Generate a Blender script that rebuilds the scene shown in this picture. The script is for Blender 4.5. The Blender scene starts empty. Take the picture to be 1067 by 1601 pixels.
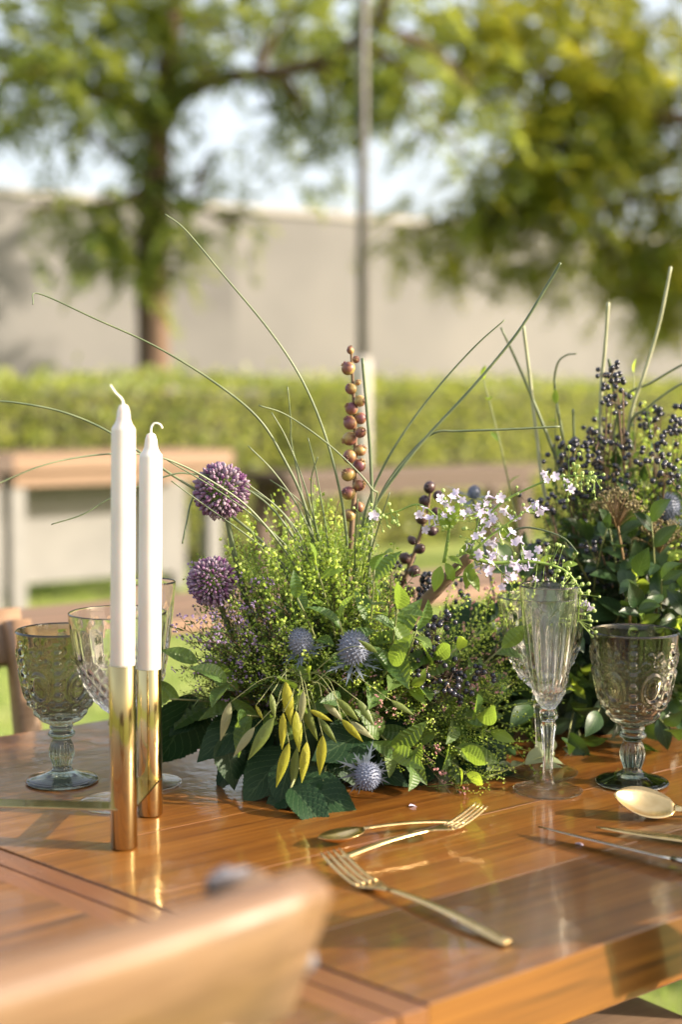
import bpy, math, random
from mathutils import Vector, Matrix, Quaternion, noise
R = random.Random(7)
PI = math.pi
scene = bpy.context.scene
COL = scene.collection

# ------------------------------------------------------------------ camera, sky, sun, exposure
TZ = 0.76                       # table top height
CAMZ = TZ + 0.373
F = 2223.0                      # focal length in photo pixels (50 mm on a 36 mm tall sensor)
PITCH = math.atan((800.5 - 630.0) / F)
cam_d = bpy.data.cameras.new('camera')
cam = bpy.data.objects.new('camera', cam_d); COL.objects.link(cam)
cam.location = (0, 0, CAMZ)
cam.rotation_euler = (PI / 2 - PITCH, 0, 0)
cam_d.sensor_fit = 'VERTICAL'; cam_d.sensor_height = 36.0; cam_d.lens = 50.0
cam_d.clip_start = 0.02; cam_d.clip_end = 2000
cam_d.dof.use_dof = True; cam_d.dof.focus_distance = 1.345; cam_d.dof.aperture_fstop = 3.0
scene.camera = cam

SUN_EL, SUN_AZ = math.radians(22), math.radians(-9)      # azimuth measured from +X towards +Y
SUN = Vector((math.cos(SUN_EL) * math.cos(SUN_AZ), math.cos(SUN_EL) * math.sin(SUN_AZ), math.sin(SUN_EL)))
world = bpy.data.worlds.new('World'); scene.world = world; world.use_nodes = True
wn = world.node_tree.nodes; wl = world.node_tree.links
wn.clear()
sky = wn.new('ShaderNodeTexSky'); sky.sky_type = 'NISHITA'; sky.sun_disc = False
sky.sun_elevation = SUN_EL; sky.sun_rotation = PI / 2 - SUN_AZ
sky.air_density = 1.0; sky.dust_density = 6.0; sky.ozone_density = 1.0
bg = wn.new('ShaderNodeBackground'); bg.inputs['Strength'].default_value = 0.15
wo = wn.new('ShaderNodeOutputWorld')
veil = wn.new('ShaderNodeMixRGB'); veil.inputs[0].default_value = 0.38; veil.inputs[2].default_value = (4.9, 4.95, 5.05, 1)   # thin even high cloud
wl.new(sky.outputs[0], veil.inputs[1]); wl.new(veil.outputs[0], bg.inputs['Color']); wl.new(bg.outputs[0], wo.inputs['Surface'])
sun_d = bpy.data.lights.new('sun', 'SUN'); sun_d.energy = 5.0; sun_d.angle = math.radians(0.6)
sun_d.color = (1.0, 0.865, 0.69)
sun = bpy.data.objects.new('sun', sun_d); COL.objects.link(sun)
sun.rotation_euler = SUN.to_track_quat('Z', 'Y').to_euler(); sun.location = (5, 0, 6)
scene.view_settings.view_transform = 'Standard'; scene.view_settings.look = 'None'
scene.view_settings.exposure = 1.26; scene.view_settings.gamma = 1.0
scene.view_settings.use_curve_mapping = False
cy = scene.cycles
cy.use_denoising = True
cy.max_bounces = 12; cy.transmission_bounces = 12; cy.transparent_max_bounces = 8
cy.diffuse_bounces = 4; cy.glossy_bounces = 4
cy.sample_clamp_indirect = 6.0; cy.blur_glossy = 0.5

# ------------------------------------------------------------------ pixel <-> place helpers
FWD = Vector((0, math.cos(PITCH), -math.sin(PITCH))); UPV = Vector((0, math.sin(PITCH), math.cos(PITCH)))
CAM = Vector((0, 0, CAMZ))
def ray(px, py):
    return FWD + Vector((1, 0, 0)) * ((px - 533.5) / F) + UPV * ((800.5 - py) / F)
def W(px, py, Y):
    d = ray(px, py); return CAM + d * (Y / d.y)
def T(px, py, z=TZ):
    d = ray(px, py); return CAM + d * ((z - CAMZ) / d.z)

# ------------------------------------------------------------------ object helpers
def tag(o, label=None, cat=None, group=None, kind=None):
    if label: o['label'] = label
    if cat: o['category'] = cat
    if group: o['group'] = group
    if kind: o['kind'] = kind
    return o
def thing(name, label, cat, loc=(0, 0, 0), group=None, quat=None, scale=None):
    o = bpy.data.objects.new(name, None); COL.objects.link(o); o.location = loc
    o.empty_display_size = 0.02
    if quat is not None: o.rotation_mode = 'QUATERNION'; o.rotation_quaternion = quat
    if scale is not None: o.scale = (scale,) * 3 if not hasattr(scale, '__len__') else scale
    return tag(o, label, cat, group)
def link(name, mesh, parent=None, loc=(0, 0, 0), quat=None, scale=None, kind=None):
    o = bpy.data.objects.new(name, mesh); COL.objects.link(o); o.location = loc; o.parent = parent
    if quat is not None: o.rotation_mode = 'QUATERNION'; o.rotation_quaternion = quat
    if scale is not None: o.scale = (scale,) * 3 if not hasattr(scale, '__len__') else scale
    if kind: o['kind'] = kind
    return o
def aim(d, up=(0, 0, 1), roll=0.0):          # quaternion that sends local Z to d
    q = Vector(d).to_track_quat('Z', 'Y')
    return q @ Quaternion((0, 0, 1), roll)
def frame_quat(ydir, nrm):                    # local Y along ydir, local Z near nrm
    y = Vector(ydir).normalized(); z = Vector(nrm) - y * Vector(nrm).dot(y)
    if z.length < 1e-5: z = y.orthogonal()
    z.normalize(); x = y.cross(z)
    return Matrix((x, y, z)).transposed().to_quaternion()
def spline(pts, n=6):
    pts = [Vector(p) for p in pts]
    if len(pts) < 3: return pts
    P = [pts[0] * 2 - pts[1]] + pts + [pts[-1] * 2 - pts[-2]]
    out = []
    for i in range(1, len(P) - 2):
        for k in range(n):
            t = k / n; a, b, c, d = P[i - 1], P[i], P[i + 1], P[i + 2]
            out.append(0.5 * (2 * b + (c - a) * t + (2 * a - 5 * b + 4 * c - d) * t * t + (3 * b - a - 3 * c + d) * t ** 3))
    out.append(pts[-1]); return out

class MB:
    def __init__(s): s.v = []; s.f = []; s.uv = None
    def add(s, vs, fs):
        o = len(s.v); s.v.extend([tuple(v) for v in vs]); s.f.extend([tuple(i + o for i in f) for f in fs]); return s
    def tube(s, pts, r, n=6, cap=True):
        pts = [Vector(p) for p in pts]; m = len(pts)
        if not hasattr(r, '__len__'): r = [r] * m
        elif len(r) == 2 and m != 2: r = [r[0] + (r[1] - r[0]) * i / (m - 1) for i in range(m)]
        o = len(s.v); t0 = (pts[1] - pts[0]).normalized(); nx = t0.orthogonal().normalized()
        for i in range(m):
            t = (pts[min(i + 1, m - 1)] - pts[max(i - 1, 0)])
            t = t.normalized() if t.length > 1e-9 else t0
            nx = (nx - t * nx.dot(t)); nx = nx.normalized() if nx.length > 1e-6 else t.orthogonal().normalized()
            ny = t.cross(nx)
            for k in range(n):
                a = 2 * PI * k / n; s.v.append(tuple(pts[i] + (nx * math.cos(a) + ny * math.sin(a)) * r[i]))
        for i in range(m - 1):
            for k in range(n):
                a = o + i * n + k; b = o + i * n + (k + 1) % n
                s.f.append((a, b, b + n, a + n))
        if cap:
            s.f.append(tuple(o + k for k in reversed(range(n)))); s.f.append(tuple(o + (m - 1) * n + k for k in range(n)))
        return s
    def lathe(s, prof, n=48, fn=None, capb=False, capt=False):
        o = len(s.v); m = len(prof)
        for i, (r, z) in enumerate(prof):
            for k in range(n):
                a = 2 * PI * k / n; rr = r if fn is None else fn(r, z, a, i)
                s.v.append((rr * math.cos(a), rr * math.sin(a), z))
        for i in range(m - 1):
            for k in range(n):
                a = o + i * n + k; b = o + i * n + (k + 1) % n
                s.f.append((a, b, b + n, a + n))
        if capb: s.f.append(tuple(o + k for k in reversed(range(n))))
        if capt: s.f.append(tuple(o + (m - 1) * n + k for k in range(n)))
        return s
    def ball(s, c, rad, seg=8, rings=5, q=None):
        c = Vector(c); rad = Vector((rad,) * 3) if not hasattr(rad, '__len__') else Vector(rad)
        vs = [Vector((0, 0, -1))]
        for i in range(1, rings):
            p = PI * i / rings
            for k in range(seg):
                a = 2 * PI * k / seg; vs.append(Vector((math.sin(p) * math.cos(a), math.sin(p) * math.sin(a), -math.cos(p))))
        vs.append(Vector((0, 0, 1))); fs = []
        for k in range(seg): fs.append((0, 1 + (k + 1) % seg, 1 + k))
        for i in range(rings - 2):
            for k in range(seg):
                a = 1 + i * seg + k; b = 1 + i * seg + (k + 1) % seg; fs.append((a, b, b + seg, a + seg))
        l = len(vs) - 1
        for k in range(seg): fs.append((l, l - seg + k, l - seg + (k + 1) % seg))
        out = []
        for v in vs:
            w = Vector((v.x * rad.x, v.y * rad.y, v.z * rad.z))
            out.append((q @ w if q is not None else w) + c)
        return s.add(out, fs)
    def octa(s, c, d, L, w):                    # little bud: long axis d
        c = Vector(c); d = Vector(d).normalized(); a = d.orthogonal().normalized() * w; b = d.cross(a)
        vs = [c - d * L * .5, c + a, c + b, c - a, c - b, c + d * L * .5]
        return s.add(vs, [(0, 2, 1), (0, 3, 2), (0, 4, 3), (0, 1, 4), (5, 1, 2), (5, 2, 3), (5, 3, 4), (5, 4, 1)])
    def blade(s, a, b, w, side):                # flat narrow diamond leaf from a to b
        a = Vector(a); b = Vector(b); m = a.lerp(b, .45); sd = Vector(side).normalized() * w
        return s.add([a, m + sd, b, m - sd], [(0, 1, 2, 3)])
    def box(s, c, size, q=None, bev=0.0):
        c = Vector(c); x, y, z = [d / 2 for d in size]; b = min(bev, x * .9, y * .9, z * .9)
        if b <= 0:
            vs = [Vector((sx * x, sy * y, sz * z)) for sx in (-1, 1) for sy in (-1, 1) for sz in (-1, 1)]
            fs = [(0, 1, 3, 2), (4, 6, 7, 5), (0, 4, 5, 1), (2, 3, 7, 6), (0, 2, 6, 4), (1, 5, 7, 3)]
        else:
            vs = []; idx = {}; fs = []
            for sx in (-1, 1):
                for sy in (-1, 1):
                    for sz in (-1, 1):
                        for ax in range(3):
                            p = [sx * (x - b), sy * (y - b), sz * (z - b)]; p[ax] = (sx * x, sy * y, sz * z)[ax]
                            idx[(sx, sy, sz, ax)] = len(vs); vs.append(Vector(p))
            for ax in range(3):
                u, w = [i for i in range(3) if i != ax]
                for sg in (-1, 1):
                    f = []
                    for (su, sw) in ((-1, -1), (1, -1), (1, 1), (-1, 1)):
                        k = [0, 0, 0]; k[ax] = sg; k[u] = su; k[w] = sw; f.append(idx[(k[0], k[1], k[2], ax)])
                    nrm = (vs[f[1]] - vs[f[0]]).cross(vs[f[2]] - vs[f[0]])
                    fs.append(f if nrm[ax] * sg > 0 else f[::-1])
                for su in (-1, 1):                 # edge bevels running along ax
                    for sw in (-1, 1):
                        f = []
                        for sg, a2 in ((-1, u), (1, u), (1, w), (-1, w)):
                            k = [0, 0, 0]; k[ax] = sg; k[u] = su; k[w] = sw; f.append(idx[(k[0], k[1], k[2], a2)])
                        nrm = (vs[f[1]] - vs[f[0]]).cross(vs[f[2]] - vs[f[0]]); o = Vector((0, 0, 0)); o[u] = su; o[w] = sw
                        fs.append(f if nrm.dot(o) > 0 else f[::-1])
            for sx in (-1, 1):
                for sy in (-1, 1):
                    for sz in (-1, 1):
                        f = [idx[(sx, sy, sz, a)] for a in range(3)]
                        nrm = (vs[f[1]] - vs[f[0]]).cross(vs[f[2]] - vs[f[0]])
                        fs.append(f if nrm.dot(Vector((sx, sy, sz))) > 0 else f[::-1])
        return s.add([(q @ v if q is not None else v) + c for v in vs], fs)
    def mesh(s, name, mat, smooth=True):
        me = bpy.data.meshes.new(name); me.from_pydata(s.v, [], s.f)
        if smooth: me.polygons.foreach_set('use_smooth', [True] * len(me.polygons))
        if s.uv is not None:
            lay = me.uv_layers.new(name='UVMap')
            for l in me.loops: lay.data[l.index].uv = s.uv[l.vertex_index]
        me.materials.append(mat); me.update(); return me
    def build(s, name, mat, parent=None, loc=(0, 0, 0), quat=None, smooth=True, kind=None):
        return link(name, s.mesh(name, mat, smooth), parent, loc, quat, None, kind)

# ------------------------------------------------------------------ materials
def newmat(name):
    m = bpy.data.materials.new(name); m.use_nodes = True; nt = m.node_tree; nt.nodes.clear()
    out = nt.nodes.new('ShaderNodeOutputMaterial'); return m, nt, out
def node(nt, t, **kw):
    n = nt.nodes.new(t)
    for k, v in kw.items():
        if k.startswith('i_'):
            n.inputs[k[2:].replace('_', ' ')].default_value = v
        else: setattr(n, k, v)
    return n
def ramp(nt, fac, stops):
    n = nt.nodes.new('ShaderNodeValToRGB'); e = n.color_ramp.elements
    while len(e) < len(stops): e.new(0.5)
    for i, (p, c) in enumerate(stops): e[i].position = p; e[i].color = (*c, 1)
    nt.links.new(fac, n.inputs[0]); return n
def mathn(nt, op, a, b=None, c=None):
    n = nt.nodes.new('ShaderNodeMath'); n.operation = op
    for i, x in enumerate((a, b, c)):
        if x is None: continue
        if hasattr(x, 'links'): nt.links.new(x, n.inputs[i])
        else: n.inputs[i].default_value = x
    return n.outputs[0]
def mat_plain(name, stops, rough=.6, nscale=30, metallic=0, spec=.5, bump=0, bscale=200, coord='Object', stretch=(1, 1, 1), sss=0, coat=0, detail=4, sssr=(1, .6, .4), aniso=0):
    m, nt, out = newmat(name)
    tc = node(nt, 'ShaderNodeTexCoord'); mp = node(nt, 'ShaderNodeMapping'); mp.inputs['Scale'].default_value = stretch
    nt.links.new(tc.outputs[coord], mp.inputs[0])
    oi = node(nt, 'ShaderNodeObjectInfo')
    nz = node(nt, 'ShaderNodeTexNoise', noise_dimensions='4D', i_Scale=nscale, i_Detail=detail)
    nt.links.new(mp.outputs[0], nz.inputs['Vector'])
    nt.links.new(mathn(nt, 'MULTIPLY', oi.outputs['Random'], 20.0), nz.inputs['W'])
    st = ramp(nt, nz.outputs['Fac'], stops)
    p = node(nt, 'ShaderNodeBsdfPrincipled'); p.inputs['Roughness'].default_value = rough
    p.inputs['Metallic'].default_value = metallic; p.inputs['Specular IOR Level'].default_value = spec
    p.inputs['Coat Weight'].default_value = coat
    p.inputs['Anisotropic'].default_value = aniso
    if sss: p.inputs['Subsurface Weight'].default_value = sss; p.inputs['Subsurface Radius'].default_value = sssr; p.inputs['Subsurface Scale'].default_value = .01
    nt.links.new(st.outputs[0], p.inputs['Base Color'])
    if bump:
        b = node(nt, 'ShaderNodeBump'); b.inputs['Strength'].default_value = bump; b.inputs['Distance'].default_value = .002
        n2 = node(nt, 'ShaderNodeTexNoise', i_Scale=bscale, i_Detail=5.0); nt.links.new(mp.outputs[0], n2.inputs['Vector'])
        nt.links.new(n2.outputs['Fac'], b.inputs['Height']); nt.links.new(b.outputs[0], p.inputs['Normal'])
    nt.links.new(p.outputs[0], out.inputs[0]); return m
def mat_leaf(name, cols, trans_col, trans=.35, rough=.45, vein=None, island=True, clump=8.0, vscale=9.0, spec=.4):
    """leaf: reflecting face plus light passing through; veins from the UV map when vein is a colour"""
    m, nt, out = newmat(name)
    if island:
        g = node(nt, 'ShaderNodeNewGeometry'); rnd = g.outputs['Random Per Island']
    else:
        rnd = node(nt, 'ShaderNodeObjectInfo').outputs['Random']
    tc = node(nt, 'ShaderNodeTexCoord')
    nz = node(nt, 'ShaderNodeTexNoise', i_Scale=clump, i_Detail=2.0); nt.links.new(tc.outputs['Object'], nz.inputs['Vector'])
    fac = mathn(nt, 'ADD', mathn(nt, 'MULTIPLY', rnd, .55), mathn(nt, 'MULTIPLY', nz.outputs['Fac'], .5))
    st = ramp(nt, fac, [(i / (len(cols) - 1) * .7 + .15, c) for i, c in enumerate(cols)])
    col = st.outputs[0]; p = node(nt, 'ShaderNodeBsdfPrincipled')
    if vein is not None:
        uv = node(nt, 'ShaderNodeSeparateXYZ'); nt.links.new(tc.outputs['UV'], uv.inputs[0])
        v = mathn(nt, 'ABSOLUTE', mathn(nt, 'SUBTRACT', uv.outputs[0], .5))
        s = mathn(nt, 'SUBTRACT', mathn(nt, 'MULTIPLY', uv.outputs[1], vscale), mathn(nt, 'MULTIPLY', v, vscale * .75))
        d = mathn(nt, 'ABSOLUTE', mathn(nt, 'SUBTRACT', mathn(nt, 'FRACT', s), .5))
        side = mathn(nt, 'LESS_THAN', d, .05); mid = mathn(nt, 'LESS_THAN', v, .018)
        mk = mathn(nt, 'MULTIPLY', mathn(nt, 'MAXIMUM', side, mid), .55)
        mx = node(nt, 'ShaderNodeMixRGB'); mx.inputs[2].default_value = (*vein, 1)
        nt.links.new(mk, mx.inputs[0]); nt.links.new(col, mx.inputs[1]); col = mx.outputs[0]
    nt.links.new(col, p.inputs['Base Color']); p.inputs['Roughness'].default_value = rough
    p.inputs['Specular IOR Level'].default_value = spec
    t = node(nt, 'ShaderNodeBsdfTranslucent')
    mt = node(nt, 'ShaderNodeMixRGB', blend_type='MULTIPLY'); mt.inputs[0].default_value = .5
    mt.inputs[1].default_value = (*trans_col, 1); 
    nb = node(nt, 'ShaderNodeBrightContrast'); nb.inputs['Bright'].default_value = .35; nt.links.new(col, nb.inputs[0])
    nt.links.new(nb.outputs[0], mt.inputs[2]); nt.links.new(mt.outputs[0], t.inputs[0])
    ms = node(nt, 'ShaderNodeMixShader'); ms.inputs[0].default_value = trans
    nt.links.new(p.outputs[0], ms.inputs[1]); nt.links.new(t.outputs[0], ms.inputs[2]); nt.links.new(ms.outputs[0], out.inputs[0])
    return m
def mat_glass(name, col, rough=0.0, ior=1.5):
    m, nt, out = newmat(name)
    p = node(nt, 'ShaderNodeBsdfPrincipled')
    tc = node(nt, 'ShaderNodeTexCoord'); nz = node(nt, 'ShaderNodeTexNoise', i_Scale=40.0, i_Detail=2.0)
    nt.links.new(tc.outputs['Object'], nz.inputs['Vector'])
    st = ramp(nt, nz.outputs['Fac'], [(.3, col), (.7, tuple(min(1, c * 1.04) for c in col))])
    nt.links.new(st.outputs[0], p.inputs['Base Color'])
    p.inputs['Transmission Weight'].default_value = 1.0; p.inputs['Roughness'].default_value = rough; p.inputs['IOR'].default_value = ior
    nt.links.new(p.outputs[0], out.inputs[0]); return m
def mat_thin(name, glass):
    """thin flat glass of a foot: mostly straight-through with the reflections of the thick glass"""
    m = glass.copy(); m.name = name; nt = m.node_tree
    out = [n for n in nt.nodes if n.type == 'OUTPUT_MATERIAL'][0]; p = [n for n in nt.nodes if n.type == 'BSDF_PRINCIPLED'][0]
    t = node(nt, 'ShaderNodeBsdfTransparent'); t.inputs[0].default_value = (.97, .98, .98, 1)
    mx = node(nt, 'ShaderNodeMixShader'); mx.inputs[0].default_value = .42
    nt.links.new(p.outputs[0], mx.inputs[1]); nt.links.new(t.outputs[0], mx.inputs[2]); nt.links.new(mx.outputs[0], out.inputs[0]); return m
def mat_wood(name, cols, rough=.35, coat=.0, coat_rough=.1, scale=1.0, axis=0, wob=.25, bump=.15):
    """lengthwise grain along the local axis, lit through a varnish coat"""
    m, nt, out = newmat(name)
    tc = node(nt, 'ShaderNodeTexCoord'); oi = node(nt, 'ShaderNodeObjectInfo')
    mp = node(nt, 'ShaderNodeMapping'); sc = [26 * scale] * 3; sc[axis] = 1.1 * scale; mp.inputs['Scale'].default_value = sc
    nt.links.new(tc.outputs['Object'], mp.inputs[0])
    w = mathn(nt, 'MULTIPLY', oi.outputs['Random'], 37.0)
    n1 = node(nt, 'ShaderNodeTexNoise', noise_dimensions='4D', i_Scale=1.0, i_Detail=3.0, i_Distortion=.6); nt.links.new(mp.outputs[0], n1.inputs['Vector']); nt.links.new(w, n1.inputs['W'])
    mp2 = node(nt, 'ShaderNodeMapping'); sc2 = [260 * scale] * 3; sc2[axis] = 7 * scale; mp2.inputs['Scale'].default_value = sc2
    nt.links.new(tc.outputs['Object'], mp2.inputs[0])
    n2 = node(nt, 'ShaderNodeTexNoise', noise_dimensions='4D', i_Scale=1.0, i_Detail=4.0); nt.links.new(mp2.outputs[0], n2.inputs['Vector']); nt.links.new(w, n2.inputs['W'])
    rings = mathn(nt, 'ABSOLUTE', mathn(nt, 'SUBTRACT', mathn(nt, 'FRACT', mathn(nt, 'MULTIPLY', n1.outputs['Fac'], 6.0)), .5))
    fac = mathn(nt, 'ADD', mathn(nt, 'MULTIPLY', rings, .32), mathn(nt, 'MULTIPLY', n2.outputs['Fac'], .95))
    fac = mathn(nt, 'ADD', fac, mathn(nt, 'MULTIPLY', mathn(nt, 'SUBTRACT', oi.outputs['Random'], .5), wob))
    st = ramp(nt, fac, [(i / (len(cols) - 1) * .6 + .25, c) for i, c in enumerate(cols)])
    p = node(nt, 'ShaderNodeBsdfPrincipled'); nt.links.new(st.outputs[0], p.inputs['Base Color'])
    p.inputs['Roughness'].default_value = rough; p.inputs['Coat Weight'].default_value = coat; p.inputs['Coat Roughness'].default_value = coat_rough
    b = node(nt, 'ShaderNodeBump'); b.inputs['Strength'].default_value = bump; b.inputs['Distance'].default_value = .0006
    nt.links.new(n2.outputs['Fac'], b.inputs['Height']); nt.links.new(b.outputs[0], p.inputs['Normal'])
    if coat:
        n3 = node(nt, 'ShaderNodeTexNoise', i_Scale=55.0, i_Detail=3.0); nt.links.new(tc.outputs['Object'], n3.inputs['Vector'])
        hs = mathn(nt, 'ADD', mathn(nt, 'MULTIPLY', n3.outputs['Fac'], 1.0), mathn(nt, 'MULTIPLY', n2.outputs['Fac'], .25))
        b3 = node(nt, 'ShaderNodeBump'); b3.inputs['Strength'].default_value = .10; b3.inputs['Distance'].default_value = .004
        nt.links.new(hs, b3.inputs['Height']); nt.links.new(b3.outputs[0], p.inputs['Coat Normal'])
        cr = node(nt, 'ShaderNodeMapRange'); cr.inputs[1].default_value = .35; cr.inputs[2].default_value = .65; cr.inputs[3].default_value = coat_rough * .6; cr.inputs[4].default_value = coat_rough * 2.4
        n4 = node(nt, 'ShaderNodeTexNoise', i_Scale=14.0, i_Detail=8.0); nt.links.new(tc.outputs['Object'], n4.inputs['Vector'])
        nt.links.new(n4.outputs['Fac'], cr.inputs[0]); nt.links.new(cr.outputs[0], p.inputs['Coat Roughness'])
    nt.links.new(p.outputs[0], out.inputs[0]); return m

M = {}
M['table'] = mat_wood('varnished_oak', [(.060, .018, .002), (.160, .055, .006), (.245, .095, .012)], rough=.42, coat=1.0, coat_rough=.06)
M['joint'] = mat_wood('joint_strip_wood', [(.13, .045, .014), (.20, .075, .022)], rough=.45, coat=.8, coat_rough=.12, axis=1)
M['chair'] = mat_wood('chair_elm', [(.10, .05, .022), (.165, .09, .042), (.21, .125, .065)], rough=.55, coat=.7, coat_rough=.5, scale=1.0, axis=0)
M['far_wood'] = mat_wood('weathered_pale_wood', [(.15, .088, .052), (.235, .145, .09)], rough=.6, scale=.5)
M['dark_wood'] = mat_wood('dark_bench_wood', [(.055, .034, .024), (.095, .058, .042)], rough=.6, scale=.5)
M['grey_paint'] = mat_plain('grey_painted_board', [(.3, (.155, .152, .15)), (.7, (.20, .195, .19))], .7, 4)
M['brass'] = mat_plain('brushed_brass', [(.3, (.28, .21, .10)), (.45, (.48, .38, .18)), (.6, (.58, .47, .24)), (.75, (.36, .27, .13))], .13, 26, metallic=1, stretch=(1, 1, .25), bump=.03, bscale=120, aniso=.3)
M['gold'] = mat_plain('satin_gold', [(.35, (.60, .42, .19)), (.65, (.74, .55, .28))], .26, 60, metallic=1, bump=.03, bscale=300)
M['steel'] = mat_plain('polished_knife_steel', [(.3, (.45, .42, .38)), (.7, (.55, .52, .47))], .16, 60, metallic=1)
M['dull'] = mat_plain('dull_zinc', [(.3, (.09, .09, .11)), (.7, (.14, .14, .17))], .6, 60, metallic=.3)
M['wax'] = mat_plain('white_wax', [(.3, (.60, .57, .53)), (.7, (.66, .63, .60))], .40, 25, sss=.5, bump=.05, bscale=60)
M['wick'] = mat_plain('cotton_wick', [(.3, (.7, .66, .6)), (.7, (.85, .82, .76))], .9, 300)
M['smoke_glass'] = mat_glass('smoky_green_glass', (.47, .485, .36))
M['smoke_thick'] = mat_glass('smoky_green_thick_glass', (.25, .30, .25))
M['clear_glass'] = mat_glass('clear_glass', (.97, .98, .98))
M['clear_foot'] = mat_thin('clear_thin_glass', M['clear_glass'])
M['allium'] = None
M['plaster'] = mat_plain('painted_plaster', [(.25, (.125, .122, .12)), (.5, (.18, .175, .17)), (.75, (.22, .21, .20))], .85, .55, bump=.1, bscale=20)
M['pole'] = mat_plain('grey_pole_metal', [(.3, (.045, .04, .036)), (.7, (.07, .064, .058))], .5, 6)
M['concrete'] = mat_plain('pale_concrete', [(.3, (.33, .31, .29)), (.7, (.42, .40, .37))], .85, 8)
M['bark'] = mat_plain('tree_bark', [(.3, (.07, .045, .03)), (.5, (.115, .072, .047)), (.7, (.16, .10, .065))], .9, 9, bump=.6, bscale=25, stretch=(1, 1, .3))
M['foam'] = mat_plain('floral_foam', [(.3, (.02, .045, .018)), (.7, (.035, .07, .03))], .95, 60)
M['lawn'] = mat_plain('lawn_ground', [(.3, (.12, .17, .028)), (.5, (.18, .23, .042)), (.7, (.26, .27, .07))], .95, 1.2, bump=.5, bscale=90, detail=8)
M['blade'] = mat_leaf('grass_blades', [(.10, .18, .025), (.19, .27, .04), (.30, .32, .08)], (.45, .6, .1), .35)
M['crown_a'] = mat_leaf('feathery_crown', [(.04, .08, .02), (.08, .125, .03), (.16, .185, .04)], (.6, .66, .1), .42, clump=.8)
M['crown_b'] = mat_leaf('yellowing_crown', [(.05, .105, .024), (.12, .185, .036), (.24, .275, .045)], (.8, .74, .08), .46, clump=.7)
M['hedge'] = mat_leaf('hedge_leaves', [(.05, .09, .02), (.16, .215, .05), (.31, .34, .10)], (.7, .72, .15), .4, clump=3.0)
M['hedge_in'] = mat_plain('hedge_twigs', [(.3, (.05, .055, .02)), (.7, (.09, .09, .035))], .95, 5)
M['pepper'] = mat_leaf('pepperweed_pods', [(.07, .16, .04), (.17, .30, .06), (.30, .43, .09), (.60, .67, .32)], (1.0, 1.0, .28), .5, rough=.5, clump=10)
M['pepper_stem'] = mat_leaf('pepperweed_stems', [(.16, .26, .05), (.26, .36, .08)], (.5, .65, .15), .2, island=False)
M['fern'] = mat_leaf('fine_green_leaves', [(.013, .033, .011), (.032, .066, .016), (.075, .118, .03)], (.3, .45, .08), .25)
M['olive'] = mat_leaf('grey_green_leaves', [(.11, .14, .075), (.18, .21, .12)], (.4, .45, .2), .2, island=False, rough=.5)
M['twig'] = mat_plain('brown_twig', [(.3, (.10, .06, .035)), (.7, (.20, .13, .08))], .8, 60)
M['lav'] = mat_leaf('statice_blossom', [(.25, .17, .33), (.36, .26, .45), (.5, .42, .56)], (.5, .35, .6), .3)
M['pink'] = mat_leaf('pink_blossom', [(.42, .20, .20), (.58, .33, .32), (.70, .48, .45)], (.8, .5, .5), .3)
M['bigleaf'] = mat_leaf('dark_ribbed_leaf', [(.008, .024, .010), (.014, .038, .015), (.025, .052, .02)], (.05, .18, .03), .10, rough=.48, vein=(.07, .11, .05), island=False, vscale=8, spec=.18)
M['midleaf'] = mat_leaf('ribbed_sprig_leaf', [(.03, .075, .022), (.06, .12, .03), (.13, .19, .045)], (.42, .6, .07), .36, vein=(.22, .30, .10), island=False, vscale=9)
M['darkleaf'] = mat_leaf('dark_shrub_leaf', [(.010, .028, .011), (.02, .048, .016), (.045, .085, .023)], (.22, .38, .05), .12, vein=(.09, .15, .06), island=False, vscale=7, rough=.4)
M['limeleaf'] = mat_leaf('fresh_lime_leaf', [(.09, .17, .025), (.17, .26, .04)], (.6, .75, .08), .45, vein=(.3, .4, .12), island=False, vscale=7)
for nm_, cs_, tc_c in (('green', [(.13, .18, .05), (.24, .28, .07)], (.6, .7, .08)), ('gold', [(.30, .32, .03), (.46, .43, .05)], (.85, .78, .05)), ('pale', [(.28, .30, .15), (.48, .45, .30)], (.7, .65, .35))):
    M['oats_' + nm_] = mat_leaf('sea_oat_' + nm_, cs_, tc_c, .42, vein=(.10, .11, .04), island=False, vscale=6.5)
M['stalk'] = mat_plain('pale_stalk', [(.3, (.15, .18, .06)), (.7, (.26, .27, .11))], .6, 50)
M['reed'] = mat_plain('grey_green_grass_stem', [(.3, (.065, .095, .045)), (.5, (.11, .14, .07)), (.7, (.17, .20, .10))], .45, 40)
M['reed_pale'] = mat_plain('pale_cut_stem', [(.3, (.26, .27, .16)), (.7, (.40, .40, .26))], .6, 40)
M['redstem'] = mat_plain('orange_red_stem', [(.3, (.16, .09, .035)), (.7, (.24, .15, .055))], .6, 40)
M['eryng'] = mat_plain('thistle_blue', [(.3, (.09, .11, .17)), (.7, (.19, .21, .28))], .55, 300)
M['bract'] = mat_leaf('thistle_bract', [(.10, .13, .17), (.19, .22, .26)], (.4, .45, .5), .2, island=False)
M['blackberry'] = mat_plain('blue_black_berry', [(.3, (.010, .011, .022)), (.7, (.028, .028, .045))], .25, 120, spec=.6)
M['spike_berry'] = mat_plain('plum_red_pod', [(.36, (.12, .035, .055)), (.48, (.19, .075, .045)), (.60, (.32, .22, .07))], .45, 55)
M['dusk_berry'] = mat_plain('dusky_pod', [(.35, (.025, .012, .022)), (.55, (.06, .028, .028)), (.7, (.12, .09, .035))], .38, 60)
M['petal'] = mat_leaf('pale_lilac_petal', [(.50, .43, .62), (.64, .58, .74)], (.9, .85, .95), .3, island=False, rough=.55)
M['bud'] = mat_leaf('green_bud', [(.30, .42, .12), (.46, .55, .22)], (.7, .8, .3), .3)
M['umbel'] = mat_plain('dried_umbel', [(.3, (.14, .10, .045)), (.7, (.26, .22, .10))], .8, 200)
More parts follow.
